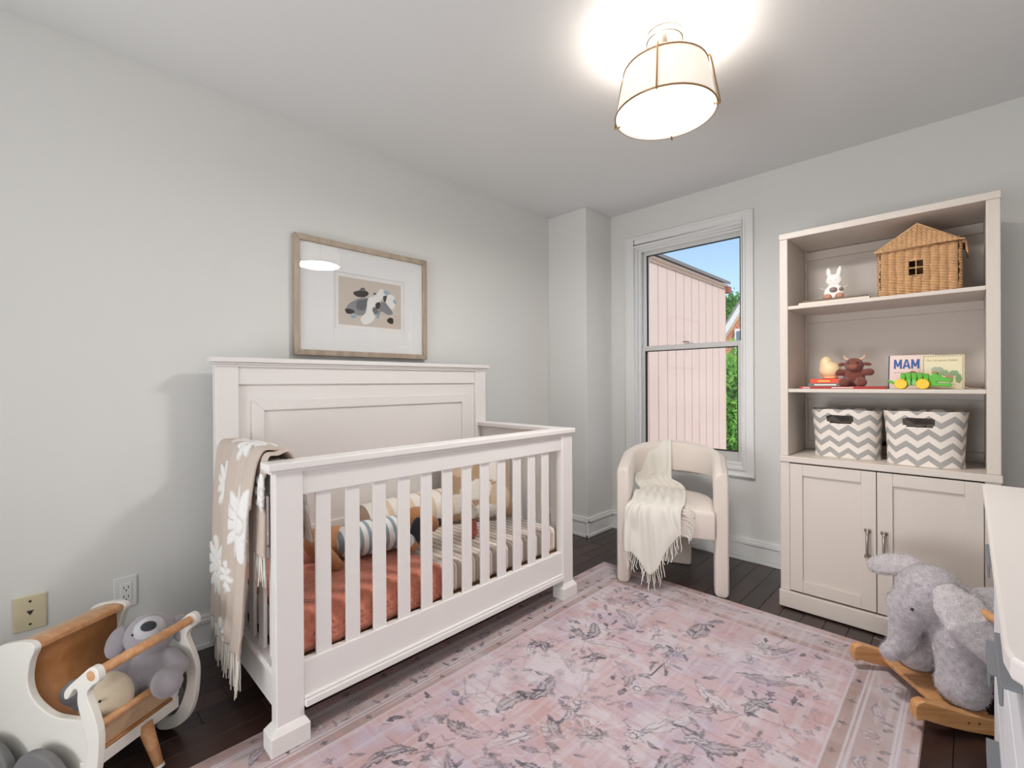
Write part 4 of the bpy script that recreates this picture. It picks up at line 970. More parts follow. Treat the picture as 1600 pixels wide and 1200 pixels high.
def spine_text(body, size, x, y, z, mat, parent, bold=0.0): return text('spine_lettering', body, size, Matrix.Translation((x, y-0.0004, z)) @ Matrix.Rotation(pi/2, 4, 'X'), mat, parent, bold)
for (bx, w_) in ((-0.59, 0.03), (-0.47, 0.085)): B('spine_print', [(bx, bx+w_, 2.6592, 2.66, Z2+0.0035, Z2+0.0075)], M_ink, b1, 0)
B('spine_print', [(-0.545, -0.455, 2.6792, 2.68, Z2+0.016, Z2+0.022)], M_ink, b2, 0)
B('spine_print', [(-0.53, -0.48, 2.6792, 2.68, Z2+0.034, Z2+0.041)], M_inky, b3, 0)
# bunny ornament
bn = thing('bunny_ornament', 'white wooden bunny ornament with tan feet on thin books', 'ornament', (-0.466, 2.70, Z1+0.024))
M_bw = paint('white_lacquer', (244, 240, 234), 0.45, 0.01); M_tan = paint('tan_wood_paint', (196, 142, 112), 0.6); M_mauve = paint('mauve_grey', (150, 128, 126), 0.6)
mb = MB(); mb.ell((0, 0, 0.034), (0.042, 0.016, 0.040)); mb.ell((0, 0, 0.094), (0.034, 0.014, 0.029)); mb.ell((-0.020, 0, 0.130), (0.0115, 0.010, 0.028), (0, -.12, 0)); mb.ell((0.021, 0, 0.131), (0.0115, 0.010, 0.029), (0, .2, 0)); blob('body', mb, M_bw, bn, voxel=0.003, smooth=4)
for s in (-1, 1):
    build('foot', MB().ell((s*0.024, -0.014, 0.014), (0.018, 0.010, 0.015)), M_tan, bn, local=True, smooth=True)
    build('cord', MB().tube(spline([(s*0.034, 0, 0.052), (s*0.046, -.004, 0.056), (s*0.056, -.002, 0.064)], 4), 0.0014, 6), M_bw, bn, local=True, smooth=True)
    build('eye', MB().tube([(s*0.010-.003, -0.0145, 0.093), (s*0.010, -0.0147, 0.0915), (s*0.010+.003, -0.0145, 0.093)], 0.0007, 5), M_mauve, bn, local=True)
build('bead', MB().lathe([(0, -0.016), (0.008, -0.013), (0.0125, -0.004), (0.0125, 0.004), (0.008, 0.013), (0, 0.016)], (0.0, -0.017, 0.046), 20, Matrix.Rotation(pi/2, 3, 'Y')), M_mauve, bn, local=True, smooth=True)
build('bead', MB().ell((0.031, -0.013, 0.046), (0.009, 0.009, 0.009)), paint('olive_bead', (142, 124, 92), 0.5), bn, local=True, smooth=True)

# woven house basket
def house():
    X0, X1, YA, YB_, ZE, ZP = -0.284, -0.032, 2.672, 2.84, 1.702, 1.792
    t = thing('woven_house_basket', 'woven seagrass house-shaped basket with a small window', 'basket', ((X0+X1)/2, (YA+YB_)/2, Z1))
    M_sea = paint('seagrass', (206, 164, 120), 0.85, 0.30, 60, 0.6, 300, bdist=0.002)
    def weave(p, q, cw, rh):      # height of braided strands
        a = p/cw+0.12*mnoise.noise(Vector((p*30, q*30, 1))); ca = math.floor(a); fa = a-ca
        b = q/rh+(0.5 if ca % 2 else 0)+0.7*(fa-.5)+0.15*mnoise.noise(Vector((p*40, q*40, 7))); fq = b-math.floor(b)
        return max(0, math.sin(pi*fa))**.45*max(0, 1-(2*fq-1)**2)**.5
    def wallgrid(fn3, Lu, Lv, nu, nv, name, hole=None, cw=.028, rh=.0115):
        mb = MB().grid(nu, nv, lambda u, v: fn3(u, v, 0.015*weave(u*Lu, v*Lv, cw, rh)), skip=hole); return build(name, mb, M_sea, t, smooth=True)
    hole = lambda u, v: abs(u-.48) < .105 and abs(v-.565) < .155 and not (abs(u-.48) < .010 or abs(v-.565) < .013)
    W_, H_ = X1-X0, ZE-Z1
    wallgrid(lambda u, v, d: (X0+W_*u, YA-d, Z1+H_*v), W_, H_, 130, 120, 'front_wall', hole)
    wallgrid(lambda u, v, d: (X1+d, YA+(YB_-YA)*u, Z1+H_*v), YB_-YA, H_, 70, 110, 'side_wall')
    wallgrid(lambda u, v, d: (X0-d, YA+(YB_-YA)*u, Z1+H_*v), YB_-YA, H_, 70, 110, 'side_wall')
    wallgrid(lambda u, v, d: (X0+W_*u, YB_+d, Z1+H_*v), W_, H_, 60, 60, 'rear_wall')
    wx, wz = X0+W_*.48, Z1+H_*.565
    mb = MB(); 
    for (a, b, c, d) in ((-.0285, -.0235, -.036, .036), (.0235, .0285, -.036, .036), (-.0285, .0285, .031, .036), (-.0285, .0285, -.036, -.031), (-.002, .002, -.034, .034), (-.027, .027, -.002, .002)): mb.box(wx+a, wx+b, YA-.009, YA+.004, wz+c, wz+d)
    build('window_frame', mb, M_sea, t, bevel=0.0015)
    # roof lid: front gable and two slopes with overhang
    ov = 0.017; xc = (X0+X1)/2
    EX0, EX1 = X0-ov, X1+ov; YA2, YB2 = YA-.016, YB_+.016
    def gable(y, s):
        def fn(u, v):
            x0 = EX0+(xc-EX0)*v; x1 = EX1+(xc-EX1)*v; x = x0+(x1-x0)*u; z = ZE-.004+(ZP-ZE+.004)*v
            d = .010*weave(x-EX0, z-ZE, .016, .013); return (x, y+s*d, z)
        return fn
    build('gable', MB().grid(110, 60, gable(YA2, -1)), M_sea, t, smooth=True); build('gable', MB().grid(50, 30, gable(YB2, 1)), M_sea, t, smooth=True)
    for s, xe in ((-1, EX0), (1, EX1)):
        sl_ = Vector((xc-xe, 0, ZP-ZE)); L_ = sl_.length; nrm = Vector((s*(ZP-ZE), 0, abs(xc-xe))).normalized()
        def fn(u, v, xe=xe, sl_=sl_, nrm=nrm, L_=L_):
            d = .010*weave((YB2-YA2)*u, v*L_, .028, .0125); p = Vector((xe, YA2+(YB2-YA2)*u, ZE-.004))+sl_*v+nrm*d; return tuple(p)
        build('roof_slope', MB().grid(80, 70, fn), M_sea, t, smooth=True)
        mb = MB(); mb.tube([(xe, YA2-.002, ZE-.002), (xe, YB2, ZE-.002)], .006, 8); build('eave_edge', mb, M_sea, t, smooth=True)
    mb = MB(); mb.tube([(EX0-.003, YA2-.003, ZE-.005), (xc, YA2-.003, ZP+.004), (EX1+.003, YA2-.003, ZE-.005), (EX0-.003, YA2-.003, ZE-.005)], .0045, 8); build('gable_edge', mb, M_sea, t, smooth=True)
    B('inner_floor', [(X0+.004, X1-.004, YA+.006, YB_-.004, Z1+.002, Z1+.006)], M_sea, t, 0)
    # flap hanging at the right eave
    mb = MB().grid(40, 24, lambda u, v: (EX1+.004+.004*weave(u*.12, v*.055, .015, .011)+.012*(1-v)*0+.006*v, YA+.02+.13*u, ZE-.052*v)); build('roof_flap', mb, M_sea, t, smooth=True, solid=.005)
house()

# egg lamp
eg = thing('egg_night_light', 'cream egg-shaped night light standing on the orange book', 'night light', (-0.492, 2.735, Z2+0.048))
mb = MB(); mb.ell((0.002, 0, 0.044), (0.046, 0.042, 0.042)); mb.ell((-0.012, 0, 0.070), (0.029, 0.032, 0.042), (0, -.05, 0)); blob('body', mb, paint('cream_silicone', (242, 214, 168), 0.45, 0.02, sheen=0.1), eg, voxel=0.0035, smooth=3)
build('base', MB().lathe([(0, 0), (0.03, 0), (0.034, 0.006), (0.030, 0.012), (0, 0.012)], (0.004, 0, 0), 24), paint('peach_base', (240, 176, 134), 0.5), eg, local=True, smooth=True)
# brown plush
M_cow = paint('brown_plush', (126, 68, 56), 0.98, 0.10, 90, 0.8, 420, sheen=0.3, bdist=0.003)
cw = thing('plush_highland_cow', 'seated brown plush cow with pale horns on the red book', 'plush toy', (-0.392, 2.735, Z2+0.011))
mb = MB(); mb.ell((0, 0, 0.045), (0.042, 0.036, 0.045)); mb.ell((0.0, -0.004, 0.102), (0.038, 0.034, 0.034)); mb.ell((0, -0.030, 0.094), (0.026, 0.020, 0.020))
for s in (-1, 1): capsule(mb, (s*0.024, -0.01, 0.022), (s*0.034, -0.052, 0.020), 0.022, 0.022); capsule(mb, (s*0.034, -0.006, 0.066), (s*0.062, -0.016, 0.068), 0.015, 0.017)
blob('body', mb, M_cow, cw, voxel=0.0035, smooth=4, fuzz=0.0014, fscale=160)
for s in (-1, 1):
    mb = MB(); mb.ell((s*0.050, -0.002, 0.106), (0.019, 0.008, 0.009), (0, s*.15, 0)); blob('ear', mb, M_cow, cw, voxel=0.003)
    build('horn', MB().tube(spline([(s*0.022, 0, 0.128), (s*0.036, 0, 0.136), (s*0.040, 0, 0.150)], 4), [.006, .006, .006, .005, .005, .004, .003, .003, .002], 8), paint('pale_horn', (226, 190, 164), 0.8), cw, local=True, smooth=True)
    build('eye', MB().ell((s*0.018, -0.036, 0.112), (0.003,)*3, nu=8, nv=6), M_black, cw, local=True, smooth=True)
build('muzzle', MB().ell((0, -0.042, 0.092), (0.020, 0.011, 0.014)), paint('brown_muzzle', (150, 92, 78), 0.95), cw, local=True, smooth=True)
# two upright books
M_bkP = paint('blush_cover', (240, 214, 204), 0.45); M_bkC = paint('ivory_cover', (238, 226, 190), 0.45); M_blue = paint('letter_blue', (50, 90, 160), 0.5); M_navy = paint('navy_spine', (52, 66, 100), 0.5)
def upright(name, label, x0, x1, yb, h, tilt, cover, spine):
    t = thing(name, label, 'book', ((x0+x1)/2, yb, Z2), 0, 'upright books behind the crocodile'); Rm = Matrix.Translation((x0, yb, Z2)) @ Matrix.Rotation(-tilt, 4, 'X')
    w_ = x1-x0; th = 0.010
    def bx(nm, b, m, par):
        mb = MB().box(*b); mb.v = [tuple(Rm @ Vector(v)) for v in mb.v]; return build(nm, mb, m, par, bevel=0.0006)
    c = bx('cover', (0, w_, 0, 0.002, 0, h), cover, t); bx('back_cover', (0, w_, th-.002, th, 0, h), cover, t); bx('pages', (.003, w_-.002, .002, th-.002, .002, h-.002), M_page, t); bx('spine', (-.002, .003, -0.0004, th, 0, h), spine, t)
    return t, c, Rm
t1, c1, R1 = upright('picture_book', 'blush picture book lettered MAM in blue, standing behind the crocodile', -0.268, -0.110, 2.768, 0.158, 0.22, M_bkP, M_navy)
FT = lambda R, x, z: R @ Matrix.Translation((x, -0.0006, z)) @ Matrix.Rotation(pi/2, 4, 'X')
def glyph(ch, x, z, w_, h_, st):
    if ch == 'M': polys = [[(0, 0), (st, 0), (st, h_), (0, h_)], [(w_-st, 0), (w_, 0), (w_, h_), (w_-st, h_)], [(0, h_), (st*1.05, h_), (w_/2+st*.42, h_*.22), (w_/2-st*.42, h_*.22)], [(w_, h_), (w_-st*1.05, h_), (w_/2-st*.42, h_*.22), (w_/2+st*.42, h_*.22)]]
    else: polys = [[(0, 0), (st, 0), (w_/2+st*.2, h_), (w_/2-st*.6, h_)], [(w_, 0), (w_-st, 0), (w_/2-st*.2, h_), (w_/2+st*.6, h_)], [(w_*.2, h_*.2), (w_*.8, h_*.2), (w_*.74, h_*.38), (w_*.26, h_*.38)]]
    mb = MB()
    for k, p in enumerate(polys): mb.prism(p, lambda a, b, s: R1 @ Vector((x+a, (-0.0002, -0.0009-0.0001*k)[s], z+b)))
    build('letter_'+ch.lower(), mb, M_blue, t1)
glyph('M', 0.018, 0.094, 0.029, 0.044, 0.0075); glyph('A', 0.049, 0.094, 0.028, 0.044, 0.0075); glyph('M', 0.079, 0.094, 0.029, 0.044, 0.0075)
mb = MB()
for k in range(9): mb.box(0.02+k*.0105, 0.028+k*.0105, -0.0008, -0.0002, 0.073, 0.079)
mb.v = [tuple(R1 @ Vector(v)) for v in mb.v]; build('subtitle_band', mb, paint('blush_ink', (206, 178, 176), 0.6), t1)
mb = MB()
for k in range(4): mb.box(0.048+k*.011, 0.056+k*.011, -0.0008, -0.0002, 0.034, 0.044)
mb.v = [tuple(R1 @ Vector(v)) for v in mb.v]; build('red_lettering_band', mb, M_bookR, t1)
t2, c2, R2 = upright('picture_book', 'ivory picture book with striped border standing behind the crocodile', -0.150, -0.014, 2.742, 0.152, 0.20, M_bkC, M_bkC)
text('lettering', 'The Velveteen Rabbit', 0.0118, FT(R2, 0.013, 0.124), paint('sage_ink', (170, 160, 120), 0.6), t2)
M_bord = paint('border_brown', (120, 92, 72), 0.6); mb = MB(); wbk, hbk = 0.136, 0.152
def dash(a, b, ang):
    ca, sa = math.cos(ang), math.sin(ang); P = [(-.0035, -.0010), (.0035, -.0010), (.0035, .0010), (-.0035, .0010)]
    mb.add([R2 @ Vector((a+x*ca-y*sa, -0.0007, b+x*sa+y*ca)) for x, y in P], [(0, 1, 2, 3)])
n_ = 17
for k in range(n_):
    dash(.005+(wbk-.010)*k/(n_-1), hbk-.005, .9); dash(.005, .005+(hbk-.01)*k/(n_-1), .9); dash(wbk-.005, .005+(hbk-.01)*k/(n_-1), .9)
build('border_dashes', mb, M_bord, t2)
for (a, b, r1, r2, c) in ((.050, .088, .020, .011, (176, 186, 160)), (.104, .070, .015, .012, (140, 170, 130)), (.072, .072, .016, .014, (160, 182, 140)), (.090, .052, .012, .024, (196, 160, 122)), (.044, .072, .012, .012, (196, 150, 124)), (.118, .046, .010, .020, (136, 164, 116))):
    pts = [R2 @ Vector((a+r1*math.cos(k*pi/9)*(1+.15*math.sin(k*3)), -0.0007-.0001*(r1*100), b+r2*math.sin(k*pi/9)*(1+.15*math.cos(k*2.2)))) for k in range(18)]
    build('cover_picture', MB().add(pts, [tuple(range(18))]), paint('cover_tint', c, 0.6), t2)
# crocodile
cr = thing('wooden_crocodile', 'green wooden pull-along crocodile with yellow wheels', 'toy', (-0.155, 2.668, Z2))
M_gr = paint('toy_green', (84, 178, 36), 0.35, 0.03, coat=0.2); M_ye = paint('toy_yellow', (240, 196, 24), 0.35, 0.02, coat=0.2); M_bead = paint('natural_bead', (226, 206, 176), 0.6)
for k in range(5):
    x = -0.052+k*0.019; hh = 0.070+0.004*math.sin(k); pr_ = [(-.024, .016), (.024, .016), (.026, .04), (.020, hh-.004), (.008, hh), (-.008, hh), (-.020, hh-.004), (-.026, .04)]
    build('body_plate', MB().prism(pr_, lambda a, b, s, x=x: (x+(-.0078, .0078)[s], a, b)), M_gr, cr, local=True, bevel=0.002)
    if k < 4: build('spacer', MB().tube([(x+.0078, 0, .042), (x+.0112, 0, .042)], .010, 12), M_bead, cr, local=True)
hd_ = [(.030, .018), (.048, .014), (.100, .012), (.104, .020), (.098, .026), (.060, .026), (.056, .030), (.066, .033), (.104, .030), (.108, .036), (.100, .046), (.076, .050), (.066, .062), (.054, .066), (.042, .062), (.030, .058)]
build('head', MB().prism(hd_, lambda a, b, s: (a, (-.018, .018)[s], b)), M_gr, cr, local=True, bevel=0.003)
for s in (-1, 1): build('eye', MB().ell((.056, s*.013, .066), (.006, .006, .007)), M_gr, cr, local=True, smooth=True); build('pupil', MB().ell((.060, s*.016, .067), (.0025,)*3, nu=8, nv=6), M_black, cr, local=True, smooth=True)
build('tail', MB().prism([(-.058, .020), (-.058, .044), (-.085, .036), (-.110, .042), (-.100, .028), (-.080, .020)], lambda a, b, s: (a, (-.013, .013)[s], b)), M_gr, cr, local=True, bevel=0.003)
for x in (-0.050, 0.022):
    for s in (-1, 1): build('wheel', MB().lathe([(0, -.006), (.020, -.006), (.0225, -.003), (.0225, .003), (.020, .006), (0, .006)], (x-.008, s*.034, .0225), 28, Matrix.Rotation(pi/2, 3, 'X')), M_ye, cr, local=True, smooth=False)
build('red_tongue', MB().ell((-.02, 0, .075), (.008, .006, .004)), M_bookR, cr, local=True, smooth=True)
build('pull_cord', MB().tube(spline([(.103, 0, .022), (.13, -.004, .014), (.16, .0, .004), (.19, .03, .003)], 6), .0018, 6), M_bead, cr, local=True, smooth=True)

# chevron baskets
def chevron():
    t = NT('chevron_canvas'); uv = t.n('ShaderNodeUVMap'); s = t.sep(uv.outputs[0])
    zig = t.math('MULTIPLY', t.math('PINGPONG', t.math('MULTIPLY', s[0], 23.0), 1.0), 0.125)
    f = t.math('FRACT', t.math('MULTIPLY', t.math('ADD', s[1], zig), 4.3)); n1 = t.noise(t.coord(), 500, 2)
    col = t.mix(t.math('GREATER_THAN', f, 0.52), lin((236, 226, 216)), lin((170, 166, 162))); t.pbsdf(col, 0.9, 0, t.bump(n1, 0.4, 0.001), spec=0.2); return t.m
M_chev = chevron(); M_lin = paint('basket_lining', (196, 184, 170), 0.9)
def basket(label, cx, cy, rx, ry, h, seed):
    t = thing('chevron_basket', label, 'basket', (cx, cy, Z3), 0, 'chevron storage baskets'); n, m = 160, 60; vs_ = []; uv = []
    for j in range(m):
        v = j/(m-1)
        for i in range(n+1):
            u = i/n; a = -pi/2+2*pi*(u-.5)+0; ca, sa = math.cos(a), math.sin(a)
            sq = (abs(ca)**3.0+abs(sa)**3.0)**(-1/3.0); k = 0.90+0.10*v-0.035*math.sin(pi*min(1, v*1.0))*0.6+0.02*(1-min(1, v*9))
            wob = 1+0.014*mnoise.noise(Vector((ca*2.3, sa*2.3, v*3+seed)))
            z = h*v+0.004*mnoise.noise(Vector((ca*2, sa*2, seed+5)))*v
            vs_.append((rx*ca*sq*k*wob, ry*sa*sq*k*wob, z)); uv.append((u, v))
    fs = []
    def hole(u, v):
        du = abs(((u-.5-.0)+.5) % 1-.5); du2 = abs(u-.46)*2*pi; 
        for c in (.485, -.015, .985):
            if abs(u-c) < .058 and abs(v-.80) < .085 and not (abs(u-c) > .050 and abs(v-.80) > .06): return True
        return False
    for j in range(m-1):
        for i in range(n):
            if hole((i+.5)/n, (j+.5)/(m-1)): continue
            a0 = j*(n+1)+i; fs.append((a0, a0+1, a0+n+2, a0+n+1))
    mb = MB(); mb.v = vs_; mb.f = fs
    build('fabric_wall', mb, M_chev, t, local=True, smooth=True, uv=uv, solid=0.004)
    build('base', MB().add([vs_[i] for i in range(n)], [tuple(range(n-1, -1, -1))]), M_lin, t, local=True, solid=0.004)
basket('left grey chevron canvas basket on the lower open shelf', -0.425, 2.765, 0.141, 0.105, 0.232, 1.0)
basket('right grey chevron canvas basket on the lower open shelf', -0.140, 2.728, 0.139, 0.112, 0.236, 7.0)
build('cable_cap', MB().lathe([(0, 0), (0.028, 0), (0.028, 0.01), (0, 0.01)], (-0.285, KY1-0.112, Z3+0.045), 20, Matrix.Rotation(pi/2, 3, 'X')), M_black, cb)

# ------------------------------------------------------------------ dresser
dr = thing('dresser', 'white dresser with dark grey tab pulls along the right wall', 'dresser', (0.29, 1.27, 0))
QX0, QX1, QY0, QY1, QZ = 0.047, 0.53, 0.715, 1.845, 0.83
tp = [(0.026, QY1+0.008), (0.026, 0.74), (0.030, 0.712), (0.042, 0.697), (0.062, 0.692), (QX1, 0.692), (QX1, QY1+0.008)]
build('top', MB().prism(tp, lambda a, b, s: (a, b, (QZ-0.024, QZ)[s])), M_dres, dr, bevel=0.004)
B('carcass', [(QX0+0.018, QX1, QY0, QY1, 0.09, QZ-0.024)], M_dresf, dr)
for y in (QY0+0.04, QY1-0.04):
    for x in (QX0+0.05, QX1-0.04): build('leg', MB().tube([(x, y, 0.09), (x, y, 0.0)], [0.022, 0.014], 14), M_oak, dr)
rows = [(0.575, 0.790), (0.345, 0.565), (0.110, 0.335)]; ym = (QY0+QY1)/2
for (za, zb) in rows:
    for (ya, yb_, yc_) in ((QY0+0.006, ym-0.003, 0.935), (ym+0.003, QY1-0.006, 1.47)):
        d = B('drawer', [(QX0, QX0+0.018, ya, yb_, za, zb)], M_dresf, dr, 0.0025)
        hw_ = 0.085; zp = zb-0.055
        B('pull', [(QX0-0.021, QX0+0.001, yc_-hw_, yc_+hw_, zp-0.005, zp+0.001), (QX0-0.021, QX0-0.017, yc_-hw_, yc_+hw_, zp-0.028, zp-0.004)], M_greypull, d, 0.0015)

# ------------------------------------------------------------------ rocking elephant
M_fur = None
def furmat(name, a, b):
    t = NT(name); v = t.coord(); n1 = t.noise(v, 55, 3, 0.65); n2 = t.noise(v, 260, 2)
    h = t.math('ADD', n1, t.math('MULTIPLY', n2, 0.6)); col = t.ramp(n1, [(0.25, lin(a)), (0.75, lin(b))])
    t.pbsdf(col, 1.0, 0, t.bump(h, 0.7, 0.006), sheen=0.5, spec=0.1); return t.m
M_fur = furmat('grey_plush_fur', (162, 154, 159), (202, 194, 198)); M_earfur = furmat('pale_ear_plush', (184, 175, 178), (214, 206, 208))
fx = Vector((-0.79, -0.61)).normalized(); ang = math.atan2(fx.y, fx.x)
el = thing('rocking_elephant', 'grey plush rocking elephant on wooden rockers beside the dresser', 'rocking toy', (-0.008, 2.255, 0), ang)
mb = MB(); mb.ell((-0.05, 0, 0.265), (0.19, 0.125, 0.115)); mb.ell((0.115, 0, 0.365), (0.100, 0.098, 0.105)); mb.ell((0.04, 0, 0.31), (0.10, 0.095, 0.10))
mb.ell((0.185, 0, 0.315), (0.060, 0.066, 0.075))
capsule(mb, (0.195, 0, 0.29), (0.200, 0, 0.215), 0.052, 0.043); capsule(mb, (0.200, 0, 0.215), (0.222, -0.002, 0.170), 0.042, 0.035); capsule(mb, (0.222, -0.002, 0.170), (0.252, 0.012, 0.168), 0.033, 0.031)
for (lx, ly) in ((0.085, 0.098), (0.085, -0.098), (-0.17, 0.09), (-0.17, -0.09)):
    capsule(mb, (lx*.9, ly*.8, 0.25), (lx, ly, 0.14), 0.080, 0.068); capsule(mb, (lx, ly, 0.14), (lx+0.008, ly*1.03, 0.118), 0.068, 0.070)
    capsule(mb, (lx, ly, 0.135), (lx+0.012, ly*1.04, 0.125), 0.062, 0.062)
blob('body', mb, M_fur, el, voxel=0.007, smooth=5, fuzz=0.0022, fscale=70)
def ear(s):
    # flat petal ear: outline swept with soft thickness
    mb = MB()
    if s > 0: P = [(0.138, 0.098, 0.424), (0.134, 0.140, 0.396), (0.118, 0.182, 0.350), (0.084, 0.208, 0.296), (0.046, 0.222, 0.238)]; R = [0.040, 0.072, 0.080, 0.060, 0.028]
    else: P = [(0.110, -0.085, 0.428), (0.130, -0.125, 0.425), (0.155, -0.165, 0.412), (0.175, -0.195, 0.398)]; R = [0.038, 0.050, 0.050, 0.034]
    for i in range(len(P)-1):
        for k in range(5):
            t = k/5; p = Vector(P[i]).lerp(Vector(P[i+1]), t); r = R[i]*(1-t)+R[i+1]*t
            d = (Vector(P[i+1])-Vector(P[i])).normalized()
            if s > 0: mb.ell(p, (r, 0.017, 0.030), (math.radians(-30), math.radians(12), 0))
            else: mb.ell(p, (0.030, 0.03, r*.82), (0, math.radians(35), math.radians(-50))) if False else mb.ell(p, (r*1.0, 0.032, 0.026), (0, math.radians(48), 0))
    return mb
blob('ear', ear(1), M_earfur, el, voxel=0.006, smooth=6, fuzz=0.0018, fscale=70); blob('ear', ear(-1), M_earfur, el, voxel=0.006, smooth=6, fuzz=0.0018, fscale=70)
def fur(src, n, ln, mat):
    me = src.data; nv = len(me.vertices); co = np.empty(nv*3, np.float32); me.vertices.foreach_get('co', co); co = co.reshape(-1, 3); nr = np.empty(nv*3, np.float32); me.vertices.foreach_get('normal', nr); nr = nr.reshape(-1, 3)
    g = np.random.default_rng(nv); idx = g.integers(0, nv, n); p = co[idx]+g.normal(size=(n, 3))*0.0022; d = nr[idx]+g.normal(size=(n, 3))*0.38+np.array([0, 0, -0.35]); d /= np.linalg.norm(d, axis=1)[:, None]
    sd_ = np.cross(d, g.normal(size=(n, 3))); sd_ /= np.linalg.norm(sd_, axis=1)[:, None]; L_ = (ln*(0.6+0.7*g.random(n)))[:, None]; p = p-nr[idx]*0.0015
    V = np.stack([p-sd_*0.0007, p+sd_*0.0007, p+d*L_], 1).reshape(-1, 3); F = np.arange(3*n).reshape(n, 3)
    mb = MB(); mb.v = V.tolist(); mb.f = F.tolist(); m2 = bpy.data.meshes.new('fur'); m2.from_pydata(mb.v, [], mb.f); m2.materials.append(mat); o = place('fur', m2); o.parent = src; o['kind'] = 'stuff'; XF[o.name] = XF[src.name]
for c in [c for c in el.children if c.name.split('.')[0] in ('body', 'ear')]: fur(c, 42000 if c.name.startswith('body') else 12000, 0.006 if c.name.startswith('body') else 0.0035, M_fur if c.name.startswith('body') else M_earfur)
for s in (-1, 1): build('eye', MB().ell((0.212, s*0.058, 0.340), (0.005,)*3, nu=10, nv=8), M_black, el, local=True, smooth=True)
build('handle', MB().tube([(0.085, -0.235, 0.392), (0.085, 0.235, 0.392)], 0.0125, 18), M_oak, el, local=True)
build('tag', MB().box(0.150, 0.152, 0.060, 0.072, 0.212, 0.236), M_page, el, local=True)
mb = MB(); mb.ell((-0.13, 0, 0.345), (0.13, 0.10, 0.045)); blob('saddle', mb, M_fur, el, voxel=0.008, fuzz=0.0016)
def rocker(y):
    xs_ = np.linspace(-0.255, 0.255, 26); bot = [(x, 0.46*x*x*1.2+0.0065) for x in xs_]; top_ = [(x, 0.46*x*x*1.2+0.066-(0.012 if abs(x) < .2 else 0)*(1-abs(x)/.2)) for x in xs_[::-1]]
    e0 = [(0.270+0.012*math.cos(a)*1.0, 0.066+0.030*math.sin(a)) for a in np.linspace(-pi/2+.3, pi/2-.1, 7)]; e1 = [(-x, z) for x, z in e0[::-1]]
    return build('rocker', MB().prism(bot+e0+top_+e1, lambda a, b, s: (a, y+(-0.015, 0.015)[s], b)), M_oak, el, local=True, bevel=0.004)
for y in (-0.160, 0.160):
    r = rocker(y)
    for xx in (0.10, 0.13): build('peg', MB().tube([(xx, y+(.0155 if y > 0 else -.0155), 0.045), (xx, y+(.0162 if y > 0 else -.0162), 0.045)], .004, 8), paint('dark_peg', (110, 72, 44), 0.6), r, local=True)
for x in (0.105, -0.16): build('cross_board', MB().box(x-0.055, x+0.075, -0.146, 0.146, 0.046, 0.062), M_oak, el, local=True, bevel=0.003)

# ------------------------------------------------------------------ doll pram
PA = Vector((0.842, 0.54, 0)).normalized(); PLt = Vector((-PA.y, PA.x, 0))
pr0 = Vector((-1.610, 0.112, 0))
pm = thing('doll_pram', 'white and beech wooden doll pram with curved sides by the wall', 'toy pram', tuple(pr0+PLt*0.12-PA*0.2), math.atan2(PA.y, PA.x))
# local frame: x along the pram, y across (towards the far side), origin under the middle
sx = lambda s: s+0.2
panel = smoothpoly([(-.455,.25),(-.425,.33),(-.363,.396),(-.318,.414),(-.269,.424),(-.238,.424),(-.225,.408),(-.243,.369),(-.250,.315),(-.229,.271),(-.170,.240),(-.110,.238),(-.055,.240),(-.030,.228),(-.034,.180),(-.050,.125),(-.09,.085),(-.16,.070),(-.30,.070),(-.40,.095),(-.445,.165)], 5)
for (y, nm) in ((-0.12, 'side_panel'), (0.12, 'side_panel')): build(nm, MB().prism(panel, lambda a, b, s, y=y: (sx(a), y+(-.009, .009)[s], b)), M_pramw, pm, local=True, bevel=0.003)
strip = smoothpoly([(-.092,.312),(-.086,.334),(-.040,.374),(-.004,.401),(.018,.396),(.022,.370),(-.004,.350),(-.016,.325),(.008,.275),(.021,.223),(.012,.133),(-.018,.066),(-.075,.026),(-.128,.018),(-.124,.048),(-.078,.064),(-.048,.096),(-.024,.150),(-.016,.200),(-.032,.250),(-.048,.302),(-.048,.334),(-.060,.336),(-.080,.310)], 4)
for (y) in (-0.142, 0.142): build('handle_arm', MB().prism(strip, lambda a, b, s, y=y: (sx(a), y+(-.009, .009)[s], b)), M_pramw, pm, local=True, bevel=0.003)
build('handle_bar', MB().tube([(sx(-.002), -0.152, .380), (sx(-.002), 0.150, .380)], .0130, 18), M_beech, pm, local=True)
bk = spline([(-.268,.412),(-.262,.36),(-.266,.31),(-.250,.262),(-.215,.215),(-.160,.170),(-.10,.145),(-.045,.140)], 6)
mb = MB().grid(2, len(bk), lambda u, v: (sx(sample(bk, v)[0]), -0.111+0.222*u, sample(bk, v)[1])); build('seat_board', mb, wood('golden_ply', (170, 112, 62), (192, 132, 78), (4, 30, 30)), pm, local=True, solid=0.008, smooth=True)
build('back_rail', MB().box(sx(-.275), sx(-.232), -0.111, 0.111, .400, .420), M_beech, pm, local=True, bevel=0.005)
build('hood_board', MB().prism([(-.275,.418),(-.30,.414),(-.36,.392),(-.42,.325),(-.45,.25),(-.442,.25),(-.413,.32),(-.356,.383),(-.30,.404),(-.275,.408)], lambda a, b, s: (sx(a), (-.111, .111)[s], b)), M_ply, pm, local=True)
build('front_rail', MB().tube([(sx(-.030), -0.111, .222), (sx(-.030), 0.111, .222)], .010, 14), M_beech, pm, local=True)
build('front_board', MB().prism([(-.035,.215),(-.043,.215),(-.062,.140),(-.054,.140)], lambda a, b, s: (sx(a), (-.111, .111)[s], b)), M_ply, pm, local=True)
build('cross_bar', MB().box(sx(-.066), sx(-.046), -0.135, 0.135, .100, .136), M_pramw, pm, local=True, bevel=0.003)
